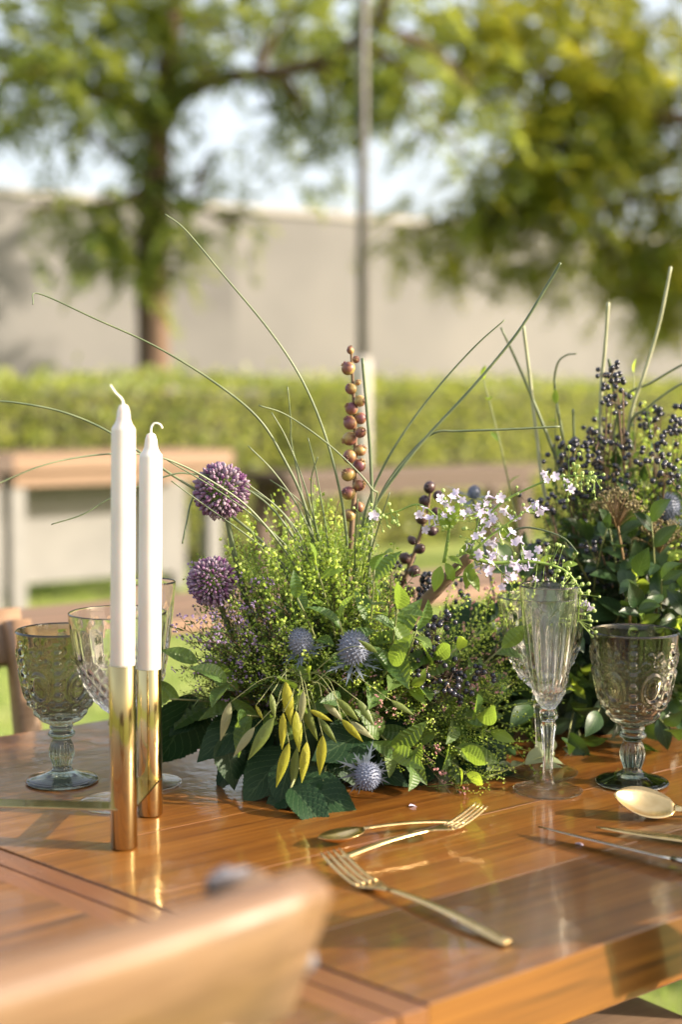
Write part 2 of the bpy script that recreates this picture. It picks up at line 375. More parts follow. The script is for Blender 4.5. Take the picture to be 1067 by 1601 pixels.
def mat_allium():
    m, nt, out = newmat('allium_floret')
    tc = node(nt, 'ShaderNodeTexCoord'); uv = node(nt, 'ShaderNodeSeparateXYZ'); nt.links.new(tc.outputs['UV'], uv.inputs[0])
    g = node(nt, 'ShaderNodeNewGeometry')
    st = ramp(nt, uv.outputs[1], [(.0, (.12, .16, .06)), (.35, (.34, .28, .33)), (.6, (.27, .10, .27)), (1, (.15, .035, .14))])
    mx = node(nt, 'ShaderNodeMixRGB'); mx.inputs[2].default_value = (.50, .42, .47, 1)
    nt.links.new(mathn(nt, 'MULTIPLY', g.outputs['Random Per Island'], .8), mx.inputs[0]); nt.links.new(st.outputs[0], mx.inputs[1])
    p = node(nt, 'ShaderNodeBsdfPrincipled'); nt.links.new(mx.outputs[0], p.inputs['Base Color']); p.inputs['Roughness'].default_value = .55
    t = node(nt, 'ShaderNodeBsdfTranslucent'); nt.links.new(mx.outputs[0], t.inputs[0])
    ms = node(nt, 'ShaderNodeMixShader'); ms.inputs[0].default_value = .25
    nt.links.new(p.outputs[0], ms.inputs[1]); nt.links.new(t.outputs[0], ms.inputs[2]); nt.links.new(ms.outputs[0], out.inputs[0]); return m
M['allium'] = mat_allium()

# ------------------------------------------------------------------ ground and wall
AX = Vector((.79, .613, 0)).normalized()                 # long direction shared by table, wall and benches
NX = Vector((AX.y, -AX.x, 0))                            # towards the camera side
AXQ = Matrix((AX, Vector((-AX.y, AX.x, 0)), Vector((0, 0, 1)))).transposed().to_quaternion()
g = MB(); gv = []; N = 60
for i in range(N + 1):
    for j in range(N + 1):
        fx = (i / N * 2 - 1); fy = (j / N * 2 - 1)
        x = math.copysign(abs(fx) ** 2.6, fx) * 700; y = math.copysign(abs(fy) ** 2.6, fy) * 700 + 4
        gv.append((x, y, .02 * noise.noise((x * .3, y * .3, 0)) if abs(x) < 30 and abs(y) < 30 else 0))
g.add(gv, [(i * (N + 1) + j, (i + 1) * (N + 1) + j, (i + 1) * (N + 1) + j + 1, i * (N + 1) + j + 1) for i in range(N) for j in range(N)])
tag(g.build('lawn', M['lawn']), kind='structure')
gb = MB()
for _ in range(26000):
    if R.random() < .55: Y = R.uniform(1.2, 4.2)
    else: Y = R.uniform(4.2, 10)
    half = .30 * Y + .35
    x = R.uniform(-half, half); h = R.uniform(.025, .06); a = R.uniform(0, 2 * PI); l = R.uniform(.0, .035)
    w = .0018 if Y < 4.2 else .004
    z0 = -.012
    gb.blade((x, Y, z0), (x + l * math.cos(a), Y + l * math.sin(a), h), w, (math.sin(a), -math.cos(a), 0))
tag(gb.build('grass', M['blade'], smooth=False), 'short green lawn grass round the tables', 'grass', kind='stuff')

def wpoly(a, b, h, th, name, mat, parent=None, z0=0.0):
    a = Vector(a); b = Vector(b); d = (b - a); L = d.length; q = Matrix((d.normalized(), Vector((-d.y, d.x, 0)).normalized(), Vector((0, 0, 1)))).transposed().to_quaternion()
    mb = MB().box((0, 0, h / 2), (L, th, h))
    return mb.build(name, mat, parent, (a + b) / 2 + Vector((0, 0, z0)), q, smooth=False)
wa, wb = Vector((-9.5, 15.2, 0)), Vector((14.5, 28.5, 0))
wt = thing('boundary_wall', 'tall beige plastered boundary wall behind the hedge', 'wall', (wa + wb) / 2)
def off(o, base): o.location = Vector(o.location) - Vector(base)
for k in range(9):
    o = wpoly(wa.lerp(wb, k / 9 + .00002), wa.lerp(wb, (k + 1) / 9 - .00002), 3.72, .25, 'wall_panel', M['plaster'], wt); off(o, wt.location)
o = wpoly(wa, wb, .09, .34, 'coping', M['concrete'], wt, 3.721); off(o, wt.location)

# ------------------------------------------------------------------ hedge, trees, pole
h0 = Vector((-2.28, 9.6, 0)); ha = h0 - AX * 4; hb = h0 + AX * 13
hd = (hb - ha); HL = hd.length; hd.normalize(); hn = Vector((hd.y, -hd.x, 0))
hq = Matrix((hd, -hn, Vector((0, 0, 1)))).transposed().to_quaternion()
ht = thing('hedge', 'clipped yellow-green hedge running along the foot of the wall', 'hedge', (ha + hb) / 2, quat=hq)
HH, HD = 1.27, .8
MB().box((0, 0, (HH - .06) / 2), (HL - .1, HD - .12, HH - .06), bev=.05).build('twig_core', M['hedge_in'], ht, smooth=False)
hm = MB()
for _ in range(30000):
    x = R.uniform(-HL / 2, HL / 2); t = R.random()
    if t < .62: c = Vector((x, -HD / 2 - .02 + R.gauss(0, .05) + .10 * noise.noise((x * 2.5, 4, R.uniform(0, .4))), R.uniform(.02, HH))); nn = Vector((0, -1, .3))
    elif t < .9: c = Vector((x, R.uniform(-HD / 2, HD / 2), HH - .03 + abs(R.gauss(0, .05)) + .10 * noise.noise((x * 1.7, 0, 3)) + .05 * noise.noise((x * 6, 0, 8)))); nn = Vector((0, 0, 1))
    else: c = Vector((x, HD / 2 + R.gauss(0, .03), R.uniform(.05, HH))); nn = Vector((0, 1, .3))
    d = (nn + Vector((R.gauss(0, .8), R.gauss(0, .8), R.gauss(0, .8)))).normalized()
    hm.blade(c - d * .02, c + d * .04, .02, d.cross(Vector((R.gauss(0, 1), R.gauss(0, 1), R.gauss(0, 1)))))
hm.build('foliage', M['hedge'], ht, smooth=False, kind='stuff')

def frond(mb, p, d, L, npair=9):
    """twice-divided feathery leaf: drooping midrib with side feathers"""
    d = d.normalized(); s = d.cross(Vector((0, 0, 1)))
    s = s.normalized() if s.length > .05 else Vector((1, 0, 0)); u = s.cross(d)
    for i in range(npair):
        t = (i + .6) / npair; c = p + d * L * t + Vector((0, 0, -.35 * L * t * t))
        for sg in (-1, 1):
            l = L * .27 * math.sin(PI * (.15 + .8 * t)); e = (s * sg + d * .45 + u * R.uniform(-.3, .2)).normalized()
            mb.blade(c, c + e * l + Vector((0, 0, -.12 * l)), L * .075, d + u * R.uniform(-.8, .8))
def make_tree(name, label, base, limbs, blobs, mat, flen, dens):
    t = thing(name, label, 'tree', base, group='trees by the boundary wall')
    tk = MB()
    for pts, r0, r1 in limbs: tk.tube(spline([p - base for p in pts], 5), (r0, r1), 10)
    nodes = [Vector(p) for pts, a, b in limbs for p in spline(pts, 5)[3:]]
    cr = MB()
    for (px, py, rx, ry, n, Yc, Ys) in blobs:
        C = W(px, py, Yc); sx = rx / F * Yc; sz = ry / F * Yc
        near = min(nodes, key=lambda q: (q - C).length)
        for k in range(max(2, n // 25)):
            e = C + Vector((R.uniform(-.7, .7) * sx, R.uniform(-.7, .7) * Ys, R.uniform(-.6, .6) * sz))
            md = near.lerp(e, .5) + Vector((0, 0, .12 * (near - e).length))
            tk.tube(spline([near - base, md - base, e - base], 4), (.03, .008), 5, False)
        for _ in range(int(n * dens / 13)):
            while True:
                q = Vector((R.uniform(-1, 1), R.uniform(-1, 1), R.uniform(-1, 1)))
                if q.length < 1: break
            p = C + Vector((q.x * sx, q.y * Ys, q.z * sz)) - base; a = R.uniform(0, 2 * PI)
            for k in range(14):
                a += 1.05 + R.uniform(-.3, .3)
                frond(cr, p + Vector((R.gauss(0, .15), R.gauss(0, .15), R.gauss(0, .15))), Vector((math.cos(a), math.sin(a), R.uniform(-1.3, .7))), flen * R.uniform(.6, 1.1))
    tk.build('trunk', M['bark'], t)
    cr.build('crown', mat, t, smooth=False, kind='stuff')
    return t
def G(px, Y): v = W(px, 700, Y); v.z = 0; return v
Y1 = 13.0; b1 = G(238, Y1)
limbs1 = [([b1 + Vector((0, 0, -.1)), W(240, 560, Y1), W(236, 420, Y1), W(243, 300, Y1), W(248, 190, Y1)], .155, .12),
          ([W(248, 200, Y1), W(262, 100, Y1 + .1), W(275, -30, Y1 + .2), W(260, -260, Y1 + .4)], .115, .05),
          ([W(250, 185, Y1), W(300, 140, Y1 - .3), W(370, 118, Y1 - .6), W(460, 108, Y1 - 1), W(560, 60, Y1 - 1.4), W(640, -60, Y1 - 1.7)], .085, .03),
          ([W(246, 200, Y1), W(205, 165, Y1 + .2), W(150, 150, Y1 + .5), W(60, 120, Y1 + 1), W(-80, 40, Y1 + 1.4)], .085, .03),
          ([W(246, 260, Y1), W(215, 300, Y1 - .5), W(150, 320, Y1 - .8), W(70, 335, Y1 - 1)], .04, .012),
          ([W(246, 270, Y1), W(290, 310, Y1 - .4), W(350, 345, Y1 - .7)], .04, .012)]
blobs1 = [(350, 120, 110, 40, 30, Y1 - .4, .6), (130, 200, 120, 22, 16, Y1 - .4, .5), (600, 30, 90, 60, 50, Y1 - 1.1, .6), (560, 200, 90, 30, 14, Y1 - .9, .5), (330, 250, 60, 40, 10, Y1 - .5, .4), (740, 170, 60, 40, 20, Y1 - 1.2, .5), (90, 60, 150, 90, 140, Y1, 1.0), (40, 150, 110, 55, 60, Y1 - .6, .8), (300, 30, 150, 70, 110, Y1, 1.0), (180, 150, 60, 45, 36, Y1 - .5, .6),
          (235, 365, 95, 48, 60, Y1 - .7, .6), (90, 338, 90, 32, 34, Y1 - .8, .5), (360, 350, 60, 24, 16, Y1 - .8, .4), (242, 270, 38, 60, 26, Y1 - .5, .4), (190, 400, 70, 22, 16, Y1 - .8, .4),
          (430, 50, 140, 60, 80, Y1 - .6, .9), (400, 170, 110, 40, 20, Y1 - .6, .6), (520, 150, 110, 55, 40, Y1 - .9, .8), (620, 110, 80, 60, 45, Y1 - 1.2, .6), (480, 235, 100, 25, 9, Y1 - .7, .5), (690, 230, 60, 40, 12, Y1 - 1, .5), (100, 215, 110, 20, 8, Y1, .5),
          (200, -230, 480, 200, 420, Y1, 1.8), (-180, 60, 130, 180, 140, Y1, 1.4)]
make_tree('feathery_tree', 'spreading feathery-leaved tree with forked brown trunk rising from the hedge', b1, limbs1, blobs1, M['crown_a'], .42, 1.55)
Y2 = 15.2; b2 = G(1240, Y2)
limbs2 = [([b2 + Vector((0, 0, -.1)), W(1235, 560, Y2), W(1220, 380, Y2), W(1200, 250, Y2)], .17, .12),
          ([W(1200, 260, Y2), W(1100, 200, Y2 - .1), W(980, 160, Y2 - .2), W(850, 120, Y2 - .3), W(740, 50, Y2 - .5)], .09, .025),
          ([W(1200, 260, Y2), W(1110, 290, Y2 + .3), W(1000, 310, Y2 + .5), W(880, 330, Y2 + .4), W(760, 345, Y2 + .1)], .07, .012),
          ([W(1200, 260, Y2), W(1180, 60, Y2), W(1120, -120, Y2 + .2), W(1050, -300, Y2 + .3)], .1, .04)]
blobs2 = [(720, 330, 90, 40, 50, Y2, .6), (650, 80, 60, 50, 26, Y2, .5), (840, 290, 90, 70, 90, Y2 - .2, .7), (800, 420, 120, 30, 50, Y2, .5), (1000, 440, 110, 60, 90, Y2, .7), (930, 90, 200, 120, 330, Y2, 1.26), (960, 240, 170, 90, 240, Y2, 1.26), (780, 50, 110, 70, 80, Y2 - .3, 0.84), (830, 190, 70, 60, 60, Y2 - .3, 0.70),
          (760, 340, 80, 26, 34, Y2, 0.56), (650, 385, 70, 22, 20, Y2, 0.42), (860, 345, 100, 40, 80, Y2 + .2, 0.70), (1020, 370, 120, 60, 130, Y2 + .2, 0.98), (930, 420, 120, 35, 70, Y2 + 1.4, 0.84), (1050, 470, 50, 50, 50, Y2 + 1.2, 0.70), (715, 110, 60, 40, 20, Y2 - .3, 0.56),
          (950, -200, 400, 190, 500, Y2, 2.24), (1250, 150, 170, 260, 380, Y2, 1.82)]
tree2 = make_tree('broad_tree', 'broad dense tree with yellowing leaves hanging before the wall', b2, limbs2, blobs2, M['crown_b'], .52, 1.15)

shade_tree = tree2.copy(); COL.objects.link(shade_tree); shade_tree.location = tree2.location + Vector((5.6, 1.2, 0)); shade_tree.rotation_euler = (0, 0, 2.1)  # extra tree outside the view, added to throw shade on the wall
shade_tree['label'] = 'unseen broad yellowing tree added further along the wall to shade it'
for ch in list(tree2.children): c = ch.copy(); COL.objects.link(c); c.parent = shade_tree
pb = G(567, 10.5)
pt = thing('lamp_pole', 'slim grey metal pole in a pale concrete sleeve before the hedge', 'pole', pb)
MB().lathe([(.040, .0), (.038, 3), (.030, 6.5)], 16, capb=True, capt=True).build('shaft', M['pole'], pt)
MB().lathe([(.066, -.05), (.062, 1.40), (.055, 1.46), (.041, 1.47)], 20, capb=True).build('concrete_sleeve', M['concrete'], pt)

# ------------------------------------------------------------------ far furniture
def far_table(name, label, c, L, D, H, topmat, legmat, panel, th=.05, legs=((-1, -1), (1, -1), (-1, 1), (1, 1)), lw=.09, ang=None, group=None, rail=False):
    q = AXQ if ang is None else Quaternion((0, 0, 1), ang)
    t = thing(name, label, 'table', c, group, q)
    nb = max(2, int(round(D / .14))); w = D / nb
    for k in range(nb):
        MB().box((0, -D / 2 + w * (k + .5), H - th / 2), (L, w - .003, th), bev=.003).build('plank', topmat, t, smooth=False)
    ap = MB()
    for sy in ((-1, 1) if D > .4 else ()): ap.box((0, sy * (D / 2 - .06), H - th - .041), (L - .12, .03, .08))
    if D > .4: ap.build('apron', topmat, t, smooth=False)
    for sx, sy in legs:
        MB().box((sx * (L / 2 - lw), sy * (D / 2 - lw * .8 - .035), (H - th - .001) / 2 - .01), (lw, lw, H - th - .02), bev=.004).build('leg', legmat, t, smooth=False)
    if panel:
        MB().box((0, D / 2 - .20, .10 + (H - .2) / 2), (L - .25, .02, H - .24)).build('back_panel', legmat, t, smooth=False)
    return t
c = G(150, 8.1); far_table('bar_table', 'pale wood table with grey painted legs and back panel on the lawn', c + Vector((.02, 0, 0)), 1.42, .62, .86, M['far_wood'], M['grey_paint'], True, .09)
c = G(-130, 7.4); far_table('bar_table', 'brown topped table with grey legs partly hidden past the grey panelled table', c, .80, .62, .86, M['dark_wood'], M['grey_paint'], True, .09)
c = G(625, 9.5); far_table('garden_bench', 'long dark brown bench table standing before the hedge', c, 2.2, .5, .70, M['dark_wood'], M['dark_wood'], False, .06)
c = T(0, 1000, .765) - NX * .15 + AX * 1.2; c.z = 0
far_table('side_table', 'narrow pale wooden table running parallel behind the flower table', c, 3.2, .30, .765, M['far_wood'], M['far_wood'], False, .026)

# ------------------------------------------------------------------ chairs
def sweep_board(mb, pts, hw, hh, upv=Vector((0, 0, 1))):
    """rectangular bar along pts, half width hw (sideways) and half height hh, softened corners"""
    pts = [Vector(p) for p in pts]; m = len(pts); o = len(mb.v); k = 8
    for i in range(m):
        t = (pts[min(i + 1, m - 1)] - pts[max(i - 1, 0)]).normalized(); s = t.cross(upv).normalized(); u = s.cross(t)
        c = .35 * min(hw, hh)
        for (a, b) in ((hw, hh - c), (hw - c, hh), (-hw + c, hh), (-hw, hh - c), (-hw, -hh + c), (-hw + c, -hh), (hw - c, -hh), (hw, -hh + c)):
            mb.v.append(tuple(pts[i] + s * a + u * b))
    for i in range(m - 1):
        for j in range(k):
            a = o + i * k + j; b = o + i * k + (j + 1) % k; mb.f.append((a, a + k, b + k, b))
    mb.f.append(tuple(o + j for j in range(k))); mb.f.append(tuple(o + (m - 1) * k + j for j in reversed(range(k))))
def make_chair(label, back_end, H=.905, group='cross-back chairs at the flower table', face=1, w=.42, zs=1.0):
    """cross-back chair; local +Y is where the sitter looks; back_end = (world position, which rail end)"""
    ydir = -NX * face if face == 1 else NX
    q = Matrix((Vector((ydir.y, -ydir.x, 0)), ydir, Vector((0, 0, 1)))).transposed().to_quaternion()
    lean = .12; yb = -.19
    pos, end = back_end
    loc = Vector(pos) - q @ Vector((end * w / 2, yb - lean, 0)); loc.z = 0
    t = thing('cross_back_chair', label, 'chair', loc, group, q, (1, 1, zs))
    SH = .455
    s = MB(); sv = []
    prof = [(.205, .20), (.215, .05), (.185, -.19)]
    MB().box((0, .0, SH), (.42, .41, .032), bev=.012).build('seat', M['chair'], t)
    for sx in (-1, 1):
        mb = MB(); sweep_board(mb, spline([(sx * .175, .165, SH - .018), (sx * .18, .175, .25), (sx * .185, .185, -.01)], 4), .017, .017, Vector((0, 1, 0))); mb.build('leg', M['chair'], t)
        mb = MB(); sweep_board(mb, spline([(sx * .175, yb - .05, -.01), (sx * .18, yb - .035, .25), (sx * .183, yb - .036, SH), (sx * .19, yb - .065, .65), (sx * (w / 2 - .014), yb - lean, H - .012)], 5), .015, .017, Vector((0, 1, 0))); mb.build('back_post', M['chair'], t)
        mb = MB(); mb.tube([(sx * .17, .16, .2), (sx * .17, yb - .035, .2)], .010, 8); mb.build('stretcher', M['chair'], t)
    mb = MB(); rp = [(w / 2 * u, yb - lean - .018 - .018 * (1 - u * u), H - .038 + .0 * u) for u in [i / 8 - 1 for i in range(17)]]
    sweep_board(mb, rp, .0125, .040, Vector((0, -.42, 1)).normalized()); rail = mb.build('top_rail', M['chair'], t)
    for sx in (-1, 1):
        b = MB().ball((0, 0, 0), (.010, .007, .007), 12, 8); b.tube([(-.014 * sx, 0, 0), (.002 * sx, 0, 0)], .003, 8); b.build('bolt_cap', M['dull'], rail, (sx * (w / 2 + .012), yb - lean - .006, H - .055))
    br = MB(); br.box((0, 0, 0), (.024, .003, .012), bev=.001); br.ball((0, .003, .001), (.006, .004, .005), 10, 7); br.build('metal_bracket', M['dull'], rail, (w / 2 - .022, yb - lean + .010, H - .010), Quaternion((1, 0, 0), .4))
    for sx in (-1, 1):
        mb = MB(); sweep_board(mb, spline([(sx * .165, yb - .03, SH + .01), (0, yb - .095 + sx * .006, .66), (-sx * .17, yb - lean - .022, H - .07)], 6), .014, .005, Vector((0, 1, 0)))
        mb.build('cross_brace', M['chair'], t)
    return t
make_chair('wooden cross-back chair with its rail just before the near edge of the table', (W(428, 1374, .70), 1))
make_chair('wooden cross-back chair tucked in beyond the green goblet', (W(42, 985, 1.86), -1), face=-1, zs=.95)
make_chair('wooden cross-back chair added off frame past the knives to shade the near table edge', (Vector((.03, .86, 0)) + AX * .67 + NX * .10, 1))  # added off frame so its rail shadows the front of the tabletop

# ------------------------------------------------------------------ dining table
far_pt = T(0, 1151); FAR0 = Vector((far_pt.x, far_pt.y, 0))
nearp = T(612, 1590); TW = (Vector((nearp.x, nearp.y, 0)) - FAR0).dot(NX)
tc_ = FAR0 + NX * (TW / 2)                       # on the centre line, at the left of the picture
tb = thing('dining_table', 'long varnished oak plank dining table carrying the flowers', 'table', tc_, quat=AXQ)
NB = 6; pw = TW / NB; TH = .043
jp = T(140, 1402); J = (Vector((jp.x, jp.y, 0)) - tc_).dot(AX)       # cross joint
jv = T(0, 1345); jd = T(285, 1452); jdir = (jd - jv); jang = math.atan2(jdir.dot(AX), jdir.dot(NX))
def plank(x0l, x1l, y0, y1, jag):
    """plank from x0 to x1; ends may be skewed (value at y0, value at y1)"""
    b = .0003; h = TH; vs = []; q = []
    def ring(z, inset):
        return [(x0l[0] + inset, y0 + inset, z), (x1l[0] - inset, y0 + inset, z), (x1l[1] - inset, y1 - inset, z), (x0l[1] + inset, y1 - inset, z)]
    mb = MB(); vs = ring(TZ - h, b) + ring(TZ - h + b, 0) + ring(TZ - b, 0) + ring(TZ, b)
    fs = [(3, 2, 1, 0), (12, 13, 14, 15)]
    for r in range(3):
        for k in range(4): a = r * 4 + k; c = r * 4 + (k + 1) % 4; fs.append((a, c, c + 4, a + 4))
    return mb.add(vs, fs)
SK = -math.tan(jang)
jc = T(140, 1402); jl = (Vector((jc.x, jc.y, 0)) - tc_); jx0 = jl.dot(AX) - SK * (-(jl.dot(NX)))
def jx(y): return jx0 + SK * y
LW = .024
for k in range(NB):
    y0 = -TW / 2 + k * pw + .0002; y1 = y0 + pw - .0004
    o = plank((-1.0, -1.0), (jx(y0) - LW, jx(y1) - LW), y0, y1, 0).build('plank', M['table'], tb, smooth=False)
    o = plank((jx(y0) + LW, jx(y1) + LW), (2.1, 2.1), y0, y1, 0).build('plank', M['table'], tb, smooth=False)
y0, y1 = -TW / 2, TW / 2
for s0, s1 in ((-LW + .0008, -.0012), (.0012, LW - .0008)):
    mb = plank((jx(y0) + s0, jx(y1) + s0), (jx(y0) + s1, jx(y1) + s1), y0, y1, 0)
    mb.v = [(x, y, z - .0015) for x, y, z in mb.v]
    mb.build('joint_strip', M['joint'], tb, smooth=False)
for sy in (-1, 1):
    MB().box((.55, sy * (TW / 2 - .13), TZ - TH - .041), (2.7, .03, .08), bev=.003).build('apron', M['table'], tb, smooth=False)
for sx in (-.85, .72, 1.95):
    for sy in (-1, 1):
        MB().box((sx, sy * (TW / 2 - .13 - .055), (TZ - TH - .002) / 2 - .005), (.075, .075, TZ - TH - .012), bev=.004).build('leg', M['table'], tb, smooth=False)

# ------------------------------------------------------------------ glasses
def dense(prof, n):
    return [(p.x, p.y) for p in spline([Vector((r, z, 0)) for r, z in prof], n)]
def smooth01(x): x = max(0., min(1., x)); return x * x * (3 - 2 * x)
def goblet_fn(r, z, a, i):
    if z < .056 or r < .012: 
        if .016 < z < .040: return r * (1 + .045 * math.cos(14 * a))
        return r
    d = 0.; six = PI / 3
    ka = (a / six - round(a / six)) * six; kb = ((a / six + .5) - round(a / six + .5)) * six
    # bead column
    s = ka * r; zz = (z - .070) / .0105; fz = (zz - round(zz)) * .0105
    if .064 < z < .142: d = max(d, .0021 * max(0, 1 - (s * s + fz * fz) / .0040 ** 2) ** .5 if s * s + fz * fz < .0040 ** 2 else 0)
    # medallion ring and small scroll rings above and below
    s = kb * r
    for (zc, ax, az, w, h) in ((.099, .0095, .0135, .0022, .0016), (.099, .0068, .0105, .0014, -.0010), (.125, .0042, .0042, .0018, .0013), (.079, .005, .004, .0016, .0011)):
        e = math.sqrt((s / ax) ** 2 + ((z - zc) / az) ** 2)
        g_ = abs(e - 1) * min(ax, az)
        if g_ < w: d += h * (1 - (g_ / w) ** 2)
    for sc, zc, rr in ((.0095, .122, .0034), (-.0095, .122, .0034), (.0145, .115, .0026), (-.0145, .115, .0026), (.011, .082, .003), (-.011, .082, .003), (.005, .132, .0025), (-.005, .132, .0025)):
        e = math.hypot(s - sc, z - zc); g_ = abs(e - rr)
        if g_ < .0015: d += .0011 * (1 - (g_ / .0015) ** 2)
        if e < .0012: d += .0008
    e = (a * 30 / (2 * PI)); fs = (e - round(e)) * 2 * PI / 30 * r
    for zc in (.0625,):
        k = fs * fs + (z - zc) ** 2
        if k < .0017 ** 2: d = max(d, .0010)
    return r + d * 1.55
def make_glass(kind):
    if kind == 'goblet':
        foot = dense([(.0001, .0060), (.007, .0056), (.015, .0038), (.024, .0014), (.031, .0002), (.0330, 0), (.0350, .0005), (.0357, .0018), (.0345, .0032), (.0325, .0036), (.0310, .0042), (.025, .0058), (.017, .0085), (.0115, .0115), (.0090, .0145)], 4)
        stem = dense([(.0090, .0145), (.0090, .017), (.0113, .024), (.0121, .0295), (.0110, .036), (.0092, .0415), (.0095, .0435), (.0128, .0465), (.0134, .0490), (.0115, .0515), (.0104, .053), (.0118, .0548), (.0108, .0570)], 4)
        out = dense([(.0108, .0570), (.0165, .0605), (.0235, .067), (.0300, .078), (.0345, .090), (.0385, .108), (.0408, .126), (.0430, .1475), (.0434, .1500)], 12)
        inn = dense([(.0434, .1500), (.0424, .1510), (.0414, .1495), (.0388, .126), (.0364, .108), (.0325, .092), (.027, .080), (.019, .0705), (.009, .0665), (.0001, .0655)], 5)
        fn, n, mat = goblet_fn, 192, M['smoke_glass']
    elif kind == 'flute':
        foot = dense([(.0001, .0030), (.006, .0029), (.013, .0022), (.022, .0012), (.029, .0002), (.0310, 0), (.0328, .0003), (.0333, .0012), (.0322, .0020), (.022, .0031), (.013, .0043), (.0082, .0070), (.0055, .013), (.0047, .020)], 4)
        stem = dense([(.0047, .020), (.0050, .035), (.0062, .052), (.0074, .0625), (.0070, .066), (.0060, .068), (.0088, .0715), (.0094, .0745), (.0080, .078), (.0066, .0805)], 5)
        out = dense([(.0066, .0805), (.0100, .086), (.0138, .096), (.0180, .112), (.0215, .132), (.0246, .155), (.0272, .178), (.0290, .197), (.0291, .1985)], 8)
        inn = dense([(.0291, .1985), (.0285, .1992), (.0279, .1980), (.0258, .178), (.0230, .155), (.0196, .132), (.0158, .112), (.0110, .098), (.0050, .092), (.0001, .0905)], 5)
        def fn(r, z, a, i):
            if z < .018: return r
            if z < .066: return r * (1 + .05 * math.cos(8 * a))
            if z < .081: return r
            k = smooth01((z - .081) / .012) * (1 - smooth01((z - .150) / .035)); c = abs(math.cos(9 * a))
            k2 = (1 - smooth01((z - .098) / .02)) * smooth01((z - .083) / .006)
            dz = abs(math.sin(9 * a + (z - .09) * 260)) * abs(math.sin(9 * a - (z - .09) * 260))
            return r + k * (.0016 * (c - .6)) + k2 * .0016 * dz
        n, mat = 144, M['clear_glass']
    else:
        foot = dense([(.0001, .0030), (.006, .0029), (.014, .0022), (.025, .0012), (.033, .0002), (.0350, 0), (.0369, .0003), (.0374, .0012), (.0362, .0020), (.025, .0031), (.014, .0043), (.0085, .0072), (.0056, .014), (.0048, .022)], 4)
        stem = dense([(.0048, .022), (.0052, .040), (.0064, .058), (.0072, .067), (.0062, .070), (.0094, .0735), (.0098, .0765), (.0082, .080), (.0070, .083)], 5)
        out = dense([(.0070, .083), (.0130, .0895), (.0215, .099), (.0300, .113), (.0365, .130), (.0410, .148), (.0438, .165), (.0452, .178), (.0453, .179)], 9)
        inn = dense([(.0453, .179), (.0446, .1798), (.0438, .1785), (.0422, .165), (.0392, .148), (.0344, .131), (.0275, .1155), (.0190, .104), (.0090, .0970), (.0001, .0955)], 5)
        def fn(r, z, a, i):
            if z < .02: return r
            if z < .068: return r * (1 + .05 * math.cos(8 * a))
            if z < .083: return r
            k = smooth01((z - .083) / .01) * (1 - smooth01((z - .128) / .016))
            dz = abs(math.sin(10 * a + (z - .09) * 210)) * abs(math.sin(10 * a - (z - .09) * 210))
            k2 = smooth01((z - .120) / .015) * (1 - smooth01((z - .160) / .012))
            return r + k * .0026 * dz + k2 * .0011 * (abs(math.cos(10 * a)) - .5)
        n, mat = 160, M['clear_glass']
    ms = {}
    m2 = M['smoke_thick'] if kind == 'goblet' else mat
    ms['foot'] = MB().lathe(foot, n, fn).mesh('foot', m2 if kind == 'goblet' else M['clear_foot'])
    ms['stem'] = MB().lathe(stem, n, fn).mesh('stem', m2)
    b = MB(); b.lathe(out, n, fn); b.lathe(inn, n); ms['bowl'] = b.mesh('bowl', mat)
    return ms
GM = {k: make_glass(k) for k in ('goblet', 'flute', 'wine')}
def put_glass(kind, name, label, px, py, rz, sc=1.0):
    p = T(px, py); t = thing(name, label, 'glass', p + Vector((0, 0, .0006)), None, Quaternion((0, 0, 1), rz), sc)
    for k, m in GM[kind].items(): link(k, m, t)
    return t
put_glass('goblet', 'pressed_glass_goblet', 'smoky green embossed goblet left of the candles beside clear goblet', 97, 1222, math.radians(218))
put_glass('goblet', 'pressed_glass_goblet', 'smoky green embossed goblet near the gold spoon and knives', 989, 1225, math.radians(318), 1.0)
put_glass('wine', 'cut_glass_goblet', 'clear cut-glass goblet standing behind the brass candle tubes', 187, 1256, 0)
put_glass('wine', 'cut_glass_goblet', 'clear cut-glass goblet half hidden behind the champagne flute', 846, 1208, .4)
put_glass('flute', 'champagne_flute', 'clear fluted champagne glass standing beside the lilac sprays', 857, 1237, .2)
put_glass('flute', 'champagne_flute', 'clear champagne glass hidden behind the two white candles', 231, 1225, .1)

# ------------------------------------------------------------------ candle holder and candles
h1 = T(194, 1325); h2 = T(235, 1274)
hs = thing('candle_holder', 'brass candle stand of polished tubes joined by flat bars', 'candle holder', (h1.x, h1.y, TZ + .0006))
h3 = h1 + Vector((-.215, .02, 0))
def tube_mesh(r, H):
    return MB().lathe([(.0001, 0), (r - .0008, 0), (r, .0008), (r, H - .0006), (r - .0004, H), (r - .0014, H), (r - .0016, H - .0008), (r - .0016, H - .025), (.0001, H - .0251)], 40).mesh('tube', M['brass'])
tr = .0112; TH1 = .155; TH2 = .134
for p, hh in ((h1, TH1), (h2, TH2), (h3, .14)):
    link('tube', tube_mesh(tr, hh), hs, (p.x - h1.x, p.y - h1.y, 0))
for a, b, z in ((h1, h2, .034), (h3, h1, .0345)):
    d = (b - a); d.z = 0; L = d.length; d.normalize()
    q = Matrix((d, Vector((-d.y, d.x, 0)), Vector((0, 0, 1)))).transposed().to_quaternion()
    MB().box((0, 0, 0), (L, tr * 1.96, .0016), bev=.0003).build('bar', M['brass'], hs, Vector(((a.x + b.x) / 2 - h1.x, (a.y + b.y) / 2 - h1.y, z)), q, smooth=False)
